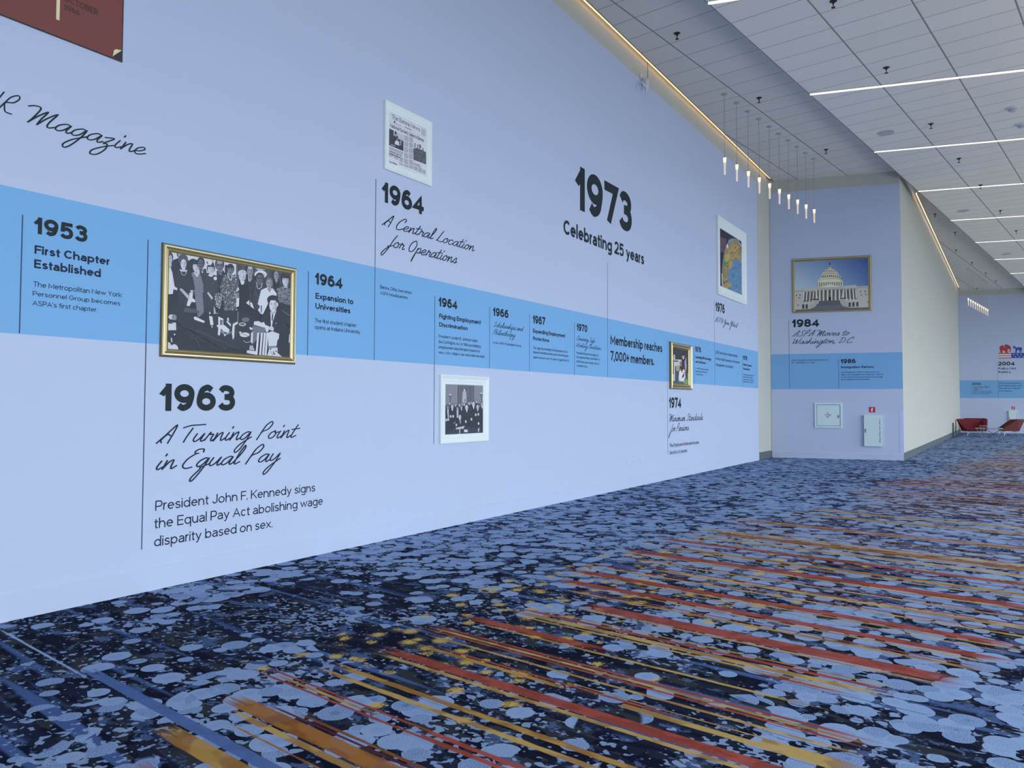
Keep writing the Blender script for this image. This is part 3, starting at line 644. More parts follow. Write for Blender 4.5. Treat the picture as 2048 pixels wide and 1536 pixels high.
# 1. wide gold frame: a group standing round a desk
o_ = (3.754, 5.178, 1.888, 2.826); i_ = (3.822, 5.112, 1.955, 2.760)
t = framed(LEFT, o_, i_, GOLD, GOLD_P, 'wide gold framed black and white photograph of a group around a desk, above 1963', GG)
p = Pic(LEFT, *i_, .006, (280, 460, 5.486)); p.back(.03)
p.P('290,200 1052,345 1058,505 900,520 680,470 540,470 350,400 290,400', .93)
p.P('1050,345 1665,455 1665,880 1050,760', .16)
for x in range(1060, 1660, 34): p.line(x, 350 + (x - 1050) * .18, x + 4, 720, 9, .26 if (x // 34) % 2 else .10)
p.P('1215,370 1372,405 1370,440 1212,405', .95); p.P('1275,410 1345,425 1345,450 1275,440', .75); p.line(785, 300, 790, 350, 7, .5); p.line(797, 300, 802, 350, 5, .5)
p.ell(448, 262, 52, 52, .22); p.ell(450, 265, 40, 42, .62); p.P('335,340 410,310 560,340 600,470 420,640 360,560', .05)
p.P('286,395 325,395 350,470 375,620 405,640 400,662 362,650 355,702 285,702', .94); p.face(312, 318, 40, 72, .88, .12); p.ell(300, 250, 42, 40, .15); p.P('285,702 362,702 470,760 480,1120 280,1130', .03)
p.P('282,395 302,392 300,420 284,418', .12)
p.ell(575, 400, 62, 85, .06); p.P('560,470 640,470 690,520 695,960 628,955 598,720 570,560', .42); p.P('575,465 655,465 622,520', .86); p.face(608, 398, 36, 60, .88, .08, 2); p.speck('575,500 690,520 690,950 630,940 600,700', 160, 5, (.55, .48, .32), 3)
p.P('640,430 720,425 740,560 690,600', .12); p.P('645,428 690,428 682,478', .9); p.P('660,440 668,440 668,475 662,475', .1); p.face(662, 372, 36, 62, .30, .04)
p.P('395,455 440,430 520,440 575,520 598,640 585,680 560,660 530,700 555,760 470,960 425,960 405,640 368,560', .08); p.curve([(445, 450), (455, 488), (482, 496), (500, 475), (503, 440)], 6, .75); p.ell(468, 330, 54, 66, .22); p.face(472, 372, 34, 62, .9, .22); p.P('425,430 515,440 505,462 440,455', .82)
p.P('425,650 450,640 545,730 560,760 535,775', .74); p.P('548,660 580,660 570,720 545,720', .75); p.P('535,690 575,690 570,755 540,760', .93); p.P('520,770 560,740 602,770 600,795 560,790 535,838 505,830', .94)
p.P('685,485 740,470 830,500 862,600 850,690 800,720 700,700', .12); p.P('680,690 855,690 840,800 800,920 700,930', .10); p.speck('690,490 830,520 850,690 700,900', 120, 8, (.20, .16, .06), 5)
p.P('820,700 870,690 885,800 870,868 830,820', .3); p.speck('812,700 870,690 885,800 870,868 830,840', 110, 6, (.95, .85, .05), 7)
p.face(772, 430, 38, 58, .86, .10); p.P('735,370 800,352 812,410 745,405', .10); p.P('735,385 760,350 790,352 772,385', .95); p.P('720,360 732,340 740,375', .12); p.P('738,490 805,485 790,512 755,512', .9); p.ell(820, 532, 19, 20, .95); p.P('728,690 745,682 795,745 780,765', .82)
p.P('835,450 905,440 940,500 900,560 870,640 838,560', .06); p.P('845,440 898,445 878,515', .93); p.P('866,455 878,455 882,512 870,512', .06); p.face(868, 390, 42, 68, .40, .06, 1); p.ell(868, 350, 32, 26, .60)
p.P('925,390 950,380 955,500 925,510', .06)
q = '905,500 960,485 1040,492 1075,580 1068,700 1055,890 985,905 920,880 905,760 872,640'
p.P(q, .24); p.speck(q, 520, 7, (.85, .62, .10, .05), 9); p.face(985, 438, 36, 56, .42, .06, 2); p.curve([(952, 478), (965, 520), (985, 548), (1000, 520), (1005, 480)], 7, .85)
p.P('872,690 890,690 895,770 882,790', .5); p.P('1055,640 1075,630 1085,660 1045,680', .85); p.P('1058,690 1080,690 1082,755 1060,755', .45); p.P('1052,745 1082,748 1078,835 1048,850', .95)
p.P('1080,555 1150,560 1200,640 1195,860 1090,860 1082,700', .03); p.ell(1115, 478, 48, 40, .85); p.speck('1075,450 1155,450 1160,500 1070,500', 50, 6, (.4, .98), 12); p.face(1115, 522, 32, 46, .88, .8); p.P('1090,560 1142,565 1130,598 1105,600', .93)
p.P('1165,500 1250,500 1245,600 1215,720 1180,640', .08); p.P('1178,505 1222,512 1206,568 1186,565', .95); p.P('1195,515 1206,515 1202,566 1194,566', .06); p.face(1202, 448, 38, 62, .55, .06); p.ell(1202, 412, 26, 22, .75)
p.P('1250,580 1340,590 1345,700 1300,880 1250,880 1215,760', .10); p.speck('1245,600 1345,610 1290,880', 60, 9, (.2, .05), 14); p.ell(1316, 488, 68, 44, .94); p.ell(1318, 500, 50, 26, .72); p.face(1305, 535, 40, 56, .30, .05, 1); p.curve([(1270, 575), (1280, 630), (1300, 645), (1325, 625), (1332, 580)], 6, .88)
p.P('1155,800 1190,770 1195,830', .95); p.P('1200,790 1222,800 1245,868 1205,840', .95)
p.P('1455,540 1520,540 1545,640 1470,650', .05); p.face(1487, 495, 30, 52, .58, .08); p.P('1478,550 1498,552 1490,590', .6)
q = '1545,615 1620,612 1662,680 1655,830 1520,800 1490,650'
p.P(q, .30); p.speck(q, 220, 9, (.6, .45, .12), 17); p.ell(1590, 520, 52, 58, .08); p.face(1588, 552, 38, 62, .86, .10, 2)
p.P('1320,660 1385,630 1445,640 1492,700 1482,760 1400,800 1340,930 1312,915 1285,880 1310,840 1283,812', .94); p.face(1410, 588, 34, 54, .60, .35); p.P('1385,640 1440,640 1412,690', .55); p.P('1318,830 1330,830 1325,910 1316,905', .05)
p.P('1500,790 1655,830 1655,1080 1540,960', .05); p.line(1540, 880, 1650, 945, 14, .25)
p.P('290,930 300,700 640,960 700,900 1060,880 1300,1000 1400,1100 1200,1320 900,1300 300,960', .05)
p.ell(1448, 765, 62, 50, .04); p.P('1405,850 1340,920 1295,1000 1300,1080 1400,1110 1600,1140 1590,930 1545,880 1480,850', .04); p.P('1422,890 1445,925 1490,880 1450,1000 1430,1090', .95); p.P('1440,905 1455,905 1448,1010 1435,985', .1)
p.face(1452, 822, 46, 76, .92, .05); p.ell(1500, 815, 9, 26, .85); p.P('1392,800 1396,740 1440,716 1490,724 1508,770 1506,812 1494,775 1440,772 1412,768 1402,800', .05); p.line(1478, 1028, 1490, 1022, 7, .9)
p.P('480,860 640,890 640,915 470,900', .22); p.line(480, 855, 640, 880, 5, .35)
p.P('578,960 600,950 705,1003 690,1020 590,985', .95); p.P('748,945 785,948 798,1040 765,1045', .95); p.ell(757, 912, 8, 14, .8); p.ell(782, 1060, 6, 14, .85); p.P('800,835 815,860 825,910 855,915 800,922', .7)
p.P('850,950 905,975 905,1040 925,1050 975,1095 960,1130 905,1115 880,1080 870,1145 845,1150 850,1075 830,1050 850,1040', .94); p.P('868,985 900,990 895,1045 868,1040', .35); p.curve([(880, 1110), (930, 1145), (985, 1120)], 16, .55); p.ell(858, 1140, 14, 18, .9); p.ell(922, 1155, 10, 10, .9)
p.P('935,1005 955,1000 990,1035 985,1060', .9); p.P('945,968 965,960 968,995 950,1005', .85); p.P('1010,1030 1060,1005 1068,1025 1030,1050 1025,1180 1010,1205 998,1130', .92); p.P('1032,1055 1072,1060 1065,1160 1030,1150', .10); p.line(1068, 895, 1062, 1010, 8, .5)
p.ell(1115, 1035, 40, 22, .75); p.ell(1115, 1033, 26, 12, .3); p.ell(1150, 985, 42, 24, .35); p.ell(1140, 1150, 54, 26, .90); p.line(1105, 1130, 1180, 1170, 5, .3); p.P('1075,1120 1095,1110 1110,1135 1085,1140', .8); p.curve([(1125, 1215), (1160, 1235), (1200, 1222)], 10, .55); p.P('1190,1065 1230,1075 1222,1100 1195,1090', .9)
p.P('1242,1005 1290,1000 1330,1020 1350,1008 1365,1040 1410,1060 1400,1110 1380,1130 1360,1075 1240,1040', .93); p.P('1395,1090 1430,1045 1460,1075 1455,1110', .85)
p.P('1230,1045 1365,1080 1362,1140 1300,1150 1245,1240 1232,1230', .38); p.line(1230, 1045, 1365, 1078, 5, .08); p.P('1210,1130 1232,1110 1228,1250 1205,1230', .9); p.P('1165,1320 1270,1330 1268,1370 1160,1350', .93); p.P('1195,1270 1225,1265 1250,1320 1190,1318', .7)
for x in (1278, 1318, 1350, 1378): p.P('%d,1130 %d,1125 %d,1385 %d,1385' % (x, x + 22, x + 4, x - 20), .94); p.line(x + 25, 1130, x + 4, 1385, 7, .08)
p.P('1395,1130 1440,1110 1520,1140 1512,1200 1500,1205 1490,1270 1400,1275', .92); p.P('1400,1275 1490,1272 1480,1300 1400,1310', .5); p.P('1410,1300 1500,1290 1500,1350 1550,1420 1385,1410', .90); p.speck('1420,1300 1490,1300 1490,1370 1430,1370', 14, 9, (.1, .2), 21)
p.P('1625,1150 1652,1140 1650,1240 1620,1235', .7)
p.ell(335, 955, 32, 28, .88); p.ell(365, 960, 28, 32, .5); p.P('285,1020 385,1015 388,1100 330,1100 280,1100', .9); p.P('290,990 350,1000 345,1030 290,1025', .1); p.ell(370, 1147, 9, 9, .95); p.P('328,1185 342,1185 345,1230 332,1232', .85)
p.ell(295, 1290, 42, 62, .88); p.ell(365, 1310, 46, 56, .9); p.P('300,1330 430,1320 445,1345 290,1345', .9)
p.line(430, 1040, 1240, 1410, 5, .22); p.line(600, 1090, 1200, 1390, 9, .16); p.line(520, 1120, 900, 1370, 4, .28); p.speck('480,1090 1000,1330 960,1390 480,1130', 110, 7, (.3, .2, .12), 23); p.curve([(545, 1180), (590, 1190), (620, 1230), (640, 1290)], 5, .3)
p.done(t)

# 2. white frame: newspaper front page
o_ = (6.412, 7.247, 4.134, 4.915); i_ = (6.498, 7.161, 4.234, 4.81)
t = framed(LEFT, o_, i_, FRAMEW, WHITE_P, 'white framed newspaper front page hanging above the 1964 headquarters caption', GG)
p = Pic(LEFT, *i_, .0075, (730, 190, 8.533)); p.back(.97)
def page_text(s, x0, x1, ybl, cap, w, serif=False, c=.12):
    ox, oy, k = p.z; pl = sans_ink(s, w, serif); mn = min(q[0] for f in pl for q in f); mx = max(q[0] for f in pl for q in f)
    u0, v0 = LEFT.uv(ox + x0 / k, oy + ybl / k); u1 = LEFT.u_at(ox + x1 / k, v0); kk = cap / CAPH; d = p.d + p.k * .000014
    for f in pl: p.mb.add([LEFT.p(u0 + (q[0] - mn) / (mx - mn) * (u1 - u0), v0 + q[1] * kk, d + q[2]) for q in f], [(0, 1, 2, 3)], p.col(c))
    p.k += 1
def rect(u0, u1, v0, v1, c):
    a = lambda u: i_[0] + (i_[1] - i_[0]) * u; b = lambda v: i_[3] - (i_[3] - i_[2]) * v
    p.put([(a(u0), b(v1)), (a(u1), b(v1)), (a(u1), b(v0)), (a(u0), b(v0))], p.col(c))
page_text('The Berea News', 445, 930, 400, .052, .085, True)
p.ell(497, 462, 13, 22, .12); rect(.17, .33, .170, .180, .5); rect(.40, .60, .155, .170, .35)
for k in range(7): rect(.86, .98, .03 + .02 * k, .04 + .02 * k, .55)
rect(.02, .98, .195, .199, .55); page_text('National Society Selects Berea', 418, 993, 545, .042, .13)
rect(.0, .375, .335, .665, .10); rect(.12, .375, .335, .46, .85); rect(.0, .12, .335, .665, .12)
p.ell(514, 650, 17, 34, .1); p.P('478,700 500,690 545,695 575,790 560,800 480,800', .08); p.P('505,690 525,695 515,725', .9); p.P('500,800 530,770 570,800 580,870 500,840', .95); p.ell(542, 762, 14, 24, .5); p.ell(602, 800, 18, 26, .6); p.P('585,840 640,840 640,945 585,920', .06); p.P('592,830 612,835 600,870', .9); p.P('430,840 520,870 500,880 430,855', .7)
for k in range(5): rect(.01, .37, .69 + .012 * k, .697 + .012 * k, .55)
page_text('Settlement Approval', 405, 615, 965, .019, .15); page_text('By Railway Project', 405, 600, 1008, .019, .15)
def column(u0, u1, v0, v1):
    n_ = int((v1 - v0) / .013)
    for k in range(n_):
        if k % 9 != 8: rect(u0, u1 - (.02 if k % 5 == 4 else 0), v0 + .013 * k, v0 + .013 * k + .0075, .62)
for a in ((.01, .11, .80, .88), (.13, .25, .80, .90), (.27, .375, .80, .97), (.395, .51, .33, .97), (.53, .635, .31, .97), (.655, .77, .88, .97), (.79, .88, .86, .97), (.90, .99, .88, .97)): column(*a)
page_text('They Will Read', 405, 535, 1150, .016, .15)
rect(.655, .985, .36, .80, .97); p.P('815,915 880,905 960,940 1030,980 1030,1185 820,1110', .22); p.speck('815,915 880,905 960,940 1030,980 1030,1185 820,1110', 120, 8, (.6, .1, .35), 31)
for x, y0, y1 in ((842, 820, 900), (888, 840, 905), (920, 845, 910), (935, 850, 915), (978, 905, 975)): p.P('%d,%d %d,%d %d,%d %d,%d' % (x - 8, y0, x + 8, y0 + 4, x + 9, y1, x - 8, y1), .28)
page_text('Clinics scheduled for', 815, 935, 1165, .011, .12); page_text('Berea at Baldwin', 815, 930, 1190, .011, .12)
p.done(t, 'newspaper_page')

# 3. white frame: men gathered for a signing
o_ = (7.452, 8.489, 1.026, 1.870); i_ = (7.567, 8.376, 1.137, 1.753)
t = framed(LEFT, o_, i_, FRAMEW, WHITE_P, 'white framed black and white photograph of suited men, low beneath the blue band', GG)
p = Pic(LEFT, *i_, .0075, (875, 745, 10.59)); p.back(.05)
p.P('140,240 400,250 400,700 140,700', .48); p.P('770,260 960,265 960,660 770,660', .50); p.P('400,250 770,260 770,700 400,700', .28)
for k, x in enumerate(range(410, 770, 22)): p.line(x, 255, x + 3, 690, 9, (.36, .20, .45, .25)[k % 4])
p.P('520,420 560,350 600,420 610,640 510,640', .72); p.ell(560, 370, 14, 24, .85); p.curve([(562, 590), (578, 565), (590, 600), (575, 618), (562, 592)], 8, .12); p.line(398, 260, 398, 690, 6, .7)
for x, y in ((260, 500), (920, 470)): p.ell(x, y, 32, 42, .35); p.ell(x, y - 30, 26, 16, .85); p.line(x, y + 40, x, y + 130, 16, .2)
rnd = random.Random(5)
for x, y, r in ((250, 655, 16), (372, 690, 20), (455, 690, 20), (512, 672, 18), (555, 672, 20), (660, 650, 22), (705, 640, 18), (815, 615, 18), (880, 715, 20)): p.face(x, y, r, r * 1.6, rnd.choice((.55, .75, .85)), .08); p.P('%d,%d %d,%d %d,%d %d,%d' % (x - r * 1.6, y + r * 1.9, x + r * 1.6, y + r * 1.9, x + r * 2, y + 260, x - r * 2, y + 260), .05)
for x, y, r, sk in ((208, 735, 32, .5), (300, 720, 30, .85), (412, 765, 24, .7), (492, 740, 22, .75), (605, 735, 34, .92), (750, 665, 34, .92), (838, 725, 30, .85), (930, 670, 30, .75)):
    p.P('%d,%d %d,%d %d,%d %d,1320 %d,1320' % (x, y + r, x + r * 2.1, y + r * 2.4, x + r * 2.4, y + 300, x + r * 2.4, x - r * 2.2) + ' %d,%d %d,%d' % (x - r * 2.3, y + 300, x - r * 2, y + r * 2.4), .03)
    p.face(x, y, r, r * 1.65, sk, .06); p.P('%d,%d %d,%d %d,%d' % (x - r * .55, y + r * 1.6, x + r * .6, y + r * 1.6, x + r * .1, y + r * 3.6), .9)
for q in ('390,800 430,800 425,960 395,960', '190,820 220,820 230,960 205,960'): p.P(q, .8)
for x, y in ((265, 930), (318, 928), (215, 995), (175, 1005), (585, 1040), (705, 990), (850, 885), (795, 895), (855, 1080)): p.ell(x, y, 18, 30, .85)
p.P('380,1000 440,970 520,980 545,1130 380,1180 300,1160', .04); p.face(462, 945, 30, 56, .88, .06); p.P('455,1030 480,1030 475,1100', .8); p.line(330, 1090, 360, 1040, 12, .7)
p.P('300,1190 620,1150 900,1180 950,1320 150,1320', .08); p.P('550,1210 622,1210 622,1262 550,1262', .97); p.ell(385, 1110, 18, 28, .85); p.P('370,1170 560,1130 540,1190 380,1205', .8); p.line(455, 1200, 455, 1300, 20, .8); p.P('840,1190 880,1170 865,1260 840,1255', .7)
p.done(t)

# 4. small gold frame: two workers in front of a dark doorway
o_ = (15.07, 16.315, 1.842, 2.817); a0, a1 = LEFT.uv(1342.8, 695), LEFT.uv(1376.3, 770); i_ = (a0[0], a1[0], LEFT.uv(1342.8, 766.5)[1], LEFT.uv(1342.8, 695)[1])
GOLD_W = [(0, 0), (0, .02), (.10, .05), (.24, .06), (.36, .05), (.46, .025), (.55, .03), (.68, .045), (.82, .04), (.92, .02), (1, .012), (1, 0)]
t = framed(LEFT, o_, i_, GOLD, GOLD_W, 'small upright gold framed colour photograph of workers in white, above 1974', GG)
p = Pic(LEFT, *i_, .012, (1330, 680, 14.63)); p.back((58, 62, 66))
p.P('180,1000 240,1000 240,1220 180,1220', (190, 200, 205)); p.P('240,420 275,440 275,1200 245,1200', (200, 208, 205)); p.P('185,450 225,470 225,590 185,580', (180, 190, 195)); p.P('245,570 470,575 470,760 270,770 245,640', (190, 200, 200)); p.P('245,600 370,605 370,640 245,632', (45, 50, 58)); p.P('300,760 420,740 400,910 310,910', (165, 155, 135)); p.P('290,910 400,910 400,1200 290,1200', (72, 84, 92))
p.P('500,560 560,560 620,640 610,820 560,860 500,820 470,700', (55, 52, 58)); p.P('555,620 605,560 612,820 570,850', (160, 165, 205)); p.ell(520, 490, 30, 80, (205, 175, 165)); p.ell(518, 425, 32, 40, (52, 45, 44)); p.P('585,530 600,530 602,580 588,580', (195, 200, 210))
p.ell(440, 690, 28, 70, (150, 120, 105)); p.P('400,930 440,860 480,930 540,840 580,990 570,1240 440,1230 400,1200 380,1180', (222, 226, 240)); p.curve([(425, 850), (480, 940), (540, 960), (590, 880), (605, 720)], 26, (190, 160, 140)); p.P('470,1120 500,1020 560,960 540,1080', (70, 70, 95)); p.P('380,1170 430,1100 420,1230 385,1225', (205, 175, 165))
p.P('540,1150 640,960 670,970 672,1290 540,1290', (120, 150, 110)); p.P('590,940 640,900 640,1160 600,1140', (60, 62, 70)); p.P('185,1200 530,1210 530,1290 185,1270', (70, 95, 95)); p.speck('200,1215 520,1225 520,1280 200,1265', 40, 12, ((120, 150, 145), (50, 60, 70)), 41)
p.done(t)

# 5. large white frame: a globe
o_ = (18.145, 20.54, 4.17, 6.083); a0 = LEFT.uv(1437.9, 456); a1 = LEFT.uv(1482.5, 588); i_ = (a0[0], a1[0], LEFT.uv(1437.9, 571)[1], LEFT.uv(1437.9, 456)[1])
WHITE_W = [(a, d * 2) for a, d in WHITE_P]
t = framed(LEFT, o_, i_, FRAMEW, WHITE_W, 'white framed colour photograph of a globe beside the grey corner, above 1976', GG)
p = Pic(LEFT, *i_, .015, (1400, 420, 6.146)); p.back((48, 44, 62))
p.P('240,330 320,360 300,520 240,520', (96, 80, 100)); p.P('440,340 510,380 510,460', (170, 180, 205)); p.P('455,360 510,395 510,440', (60, 58, 110))
p.ell(395, 800, 132, 455, (96, 140, 178), 28); p.P('262,900 270,700 300,480 360,370 430,350 490,430 505,600 470,590 430,600 380,620 345,700 335,860 300,960 275,960', (146, 138, 92))
p.P('330,470 390,400 440,430 480,520 505,700 480,620 450,590 400,610 360,590', (170, 150, 96)); p.P('300,560 350,520 360,600 310,650', (170, 175, 100)); p.P('275,640 330,640 320,690 280,700', (90, 140, 95)); p.P('345,640 392,620 395,680 350,740', (178, 158, 104)); p.P('340,370 400,355 395,400 345,410', (110, 160, 170)); p.P('300,960 330,890 385,910 370,970', (165, 150, 95))
p.speck('275,680 340,640 330,930 280,950', 60, 12, ((100, 110, 80), (180, 165, 110), (130, 95, 75)), 51); p.speck('350,400 480,430 500,600 420,600 330,520', 70, 10, ((120, 100, 80), (190, 170, 115), (110, 130, 110)), 52); p.speck('390,640 500,640 505,1020 350,960', 60, 14, ((75, 120, 165), (115, 158, 190)), 53)
p.ell(328, 445, 10, 26, (225, 230, 230)); p.line(262, 780, 268, 950, 10, (190, 205, 225)); p.line(258, 900, 262, 980, 6, (40, 40, 60))
p.done(t)

# 6. gold frame on the next wall: a domed public building
def buv(x, y): return BACK.uv(1580 + x / 12.047, 505 + y / 12.047)
oc = [buv(*q) for q in ((48, 172), (1960, 62), (1965, 1400), (62, 1462))]; ic = [buv(*q) for q in ((120, 235), (1868, 135), (1895, 1362), (125, 1405))]
box4 = lambda c: ((c[0][0] + c[3][0]) / 2, (c[1][0] + c[2][0]) / 2, (c[2][1] + c[3][1]) / 2, (c[0][1] + c[1][1]) / 2)
o_ = box4(oc); i_ = box4(ic)
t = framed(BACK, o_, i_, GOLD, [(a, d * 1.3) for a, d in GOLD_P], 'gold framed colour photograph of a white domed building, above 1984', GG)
p = Pic(BACK, *i_, .010, (1580, 505, 12.047), E_BACK); p.grad((112, 134, 168), (40, 66, 124), (88, 116, 160), (160, 184, 198))
ST, SD, SL, DK = (148, 150, 150), (104, 106, 110), (172, 172, 166), (52, 56, 64)
p.P('948,235 965,235 972,300 942,300', (34, 40, 62)); p.P('925,400 935,320 985,315 1000,400', (150, 152, 140)); p.P('940,330 978,328 980,350 938,352', DK)
p.P('728,600 740,560 800,470 850,420 925,392 1000,390 1080,420 1150,490 1215,580 1215,625 728,650', (158, 156, 142))
for x in range(830, 1110, 40): p.P('%d,%d %d,%d %d,%d %d,%d' % (x, 425 + abs(x - 960) * .09, x + 16, 425 + abs(x - 960) * .09, x + 16, 458 + abs(x - 960) * .09, x, 460 + abs(x - 960) * .09), (92, 92, 92))
p.P('725,580 1215,560 1222,600 722,628', (168, 164, 150)); p.curve([(728, 590), (840, 520), (960, 500), (1090, 510), (1212, 572)], 10, (120, 118, 110))
for x in range(760, 1190, 46): p.P('%d,%d %d,%d %d,%d %d,%d' % (x, 545 + abs(x - 965) * .13, x + 22, 545 + abs(x - 965) * .13, x + 22, 590 + abs(x - 965) * .10, x, 592 + abs(x - 965) * .10), (66, 64, 66))
p.P('665,720 690,660 800,625 960,612 1130,620 1250,660 1278,700 1275,730 665,745', (176, 174, 162)); p.P('665,725 1275,705 1272,800 665,820', (96, 94, 94)); p.curve([(668, 715), (800, 650), (960, 632), (1140, 640), (1275, 695)], 9, (110, 108, 104))
for x in range(675, 1280, 52): p.P('%d,%d %d,%d %d,815 %d,815' % (x, 672 + abs(x - 965) * .10, x + 24, 672 + abs(x - 965) * .10, x + 24, x), (180, 176, 160))
p.P('120,900 330,890 345,855 625,845 640,815 1275,795 1300,800 1590,780 1610,820 1890,800 1900,1420 120,1420', ST)
p.P('630,850 965,742 1260,835 1280,885 625,910', (140, 142, 142)); p.P('700,845 965,765 1210,832', SL); p.line(625, 912, 1280, 888, 10, SD); p.line(320, 945, 625, 930, 14, SD); p.line(1280, 890, 1610, 862, 14, SD); p.line(125, 935, 320, 925, 12, SD); p.line(1610, 850, 1890, 838, 12, SD)
p.P('620,915 1285,890 1215,1160 690,1165', (78, 80, 84)); p.P('325,960 620,940 620,1140 320,1190', (74, 78, 84)); p.P('1285,900 1600,880 1625,1130 1290,1110', (74, 78, 84))
for x in (620, 700, 790, 890, 985, 1080, 1175, 1268): p.P('%d,900 %d,900 %d,1165 %d,1165' % (x, x + 34, x + 36, x - 4), SL)
for x in (325, 395, 475, 555, 1335, 1420, 1505, 1570): p.P('%d,%d %d,%d %d,1160 %d,1160' % (x, 950 if x < 700 else 890, x + 26, 950 if x < 700 else 890, x + (10 if x < 700 else 48), x - (16 if x < 700 else -18)), SL)
p.P('930,1160 930,1085 960,1062 988,1085 988,1160', (30, 32, 40)); p.P('700,1165 1200,1150 1280,1290 1440,1330 1890,1320 1895,1420 125,1420 125,1380 500,1360 610,1300', (82, 86, 96)); p.P('700,1168 1205,1150 1260,1250 640,1290', (70, 73, 82))
for k in range(9): p.line(690 - 16 * k, 1180 + 18 * k, 1215 + 14 * k, 1165 + 18 * k, 3, (94, 97, 106))
p.P('580,1150 700,1140 690,1230 560,1290 620,1300 470,1370 470,1260 580,1230', (138, 140, 142)); p.P('1205,1120 1350,1110 1350,1200 1420,1210 1430,1330 1270,1290 1210,1210', (140, 142, 144)); p.P('540,1125 700,1112 705,1145 540,1150', DK); p.P('1195,1100 1350,1088 1355,1115 1195,1120', DK)
for x, y in ((290, 1240), (375, 1240), (1410, 1195), (1500, 1190), (1595, 1185)): p.P('%d,%d %d,%d %d,%d %d,%d %d,%d' % (x, y + 120, x, y + 20, x + 28, y, x + 56, y + 20, x + 54, y + 115), (58, 62, 72))
for x, y in ((1680, 925), (1790, 920), (225, 1010), (140, 1015)): p.ell(x + 16, y + 18, 18, 18, (72, 74, 82))
for x, y in ((1700, 1010), (1810, 1000), (205, 1080), (180, 1255), (1860, 1180), (320, 1165), (400, 1165), (485, 1160), (1400, 1125), (1490, 1115), (1585, 1105)): p.P('%d,%d %d,%d %d,%d %d,%d' % (x, y, x + 34, y, x + 34, y + 26, x, y + 28), (84, 88, 96))
p.done(t)

# 7. the cover of a bound magazine, high at the frame's edge of the long mural
ur = 3.384; ub, vb = ur - 1.42, 4.188; vt = vb + 1.95
t = thing('magazine_cover', 'large dark red magazine cover printed October 1956, high above the pen lettering', 'magazine cover', LEFT.p(ur, vb, 0))
wall_obj('cover_board', LEFT, ub, ur, vb, vt, 0, .012, mat('cover_edge', paint((44, 46, 54)), .5), t)
m_ = mat('dark_red_cover', paint((116, 66, 62)), .5, noise=.10, nscale=2.2)
wall_obj('cover_sheet', LEFT, ub + .008, ur - .010, vb + .006, vt - .008, .012, .0135, m_, t)
CREAM = mat('cream_print', paint((226, 216, 178)), .5)
us = LEFT.uv(114, 20)[0]; wall_obj('stripe', LEFT, us - .012, us + .012, LEFT.uv(114, 41)[1], vt - .2, .0135, .015, CREAM, t)
c = MB()
for tx, a in (('OCTOBER', (126, 194, 129, 4, -8)), ('1956', (125.5, 157, 128.5, 20.5, 11))): set_line(c, LEFT, sans_ink(tx, .12, True), CAPH, *a, .0145)
c.build('date_lettering', mat('brown_black_print', paint((66, 48, 48)), .6), t)
c = MB(); q = [LEFT.uv(*z) for z in ((222.5, 113.8), (225, 101.5), (230, 99.6), (240.5, 102.2))]
c.add([LEFT.p(u, v, .02) for u, v in q] , [(0, 1, 2, 3)][:1]); c.build('turned_corner', CREAM, t)
c = MB(); q = [LEFT.uv(*z) for z in ((222.5, 113.8), (240.5, 102.2), (242.6, 123)) ]
c.add([LEFT.p(u, v, .0165) for u, v in q], [(0, 1, 2)]); c.build('corner_backing', mat('corner_backing', paint((40, 46, 56)), .6), t)
# ------------------------------------------------------------------ timeline lettering; each line: text, ink start x, ink end x, baseline point, cap top
def caption(w, label, at, years=(), titles=(), pens=(), bodies=(), rule=None, bold=(), dk=DARK):
    t = thing('timeline_caption', label, 'wall lettering', w.p(*w.uv(*at)))
    def part(nm, fn, rows, m):
        if rows:
            b = MB()
            for r in rows: fn(b, w, *r)
            b.build(nm, m, t)
    part('year_lettering', year, years, dk); part('title_lettering', semi, titles, DARKBL); part('slogan_lettering', semi, bold, dk)
    part('pen_lettering', pen, pens, DARKBL); part('body_lettering', body, bodies, DARKBL)
    if rule:
        x, y0, y1 = rule; u, v0 = w.uv(x, y0); v1 = w.uv(x, y1)[1]
        wdt = .0036
        wall_obj('rule_line', w, u - wdt, u + wdt, v1, v0, .001, .0025, RULE, t)
    return t
RULE = mat('rule_print', (.045, .065, .13), .6, spec=.2)
caption(LEFT, 'caption headed 1953, First Chapter Established, on the blue band', (66, 468),
    [('1953', 66.2, 174.2, 79, 468.5, 435)], [('First Chapter', 68.7, 218.7, 72, 507.5, 490.5), ('Established', 68, 201, 72, 536.2, 518.7)], (),
    [('The Metropolitan New York', 66.2, 243, 72, 573.7, 563), ('Personnel Group becomes', 65.2, 240, 68, 591.7, 582), ("ASPA's first chapter.", 64.5, 194.5, 70, 611.2, 601.2)], (45, 429.5, 667.3))
caption(LEFT, 'large caption headed 1963, A Turning Point in Equal Pay, near the floor', (310, 1020),
    [('1963', 317.5, 469.5, 336.2, 821.9, 767.2)], (), [('A Turning Point', 310.5, 600, 311, 886.5, 851), ('in Equal Pay', 311, 561.5, 312, 939.5, 903)],
    [('President John F. Kennedy signs', 310.2, 630.1, 311.4, 1021.4, 1001.4), ('the Equal Pay Act abolishing wage', 308, 645, 354.3, 1050.8, 1030.8), ('disparity based on sex.', 307.8, 544.6, 315.8, 1092.2, 1072)], (296, 479.5, 1097))
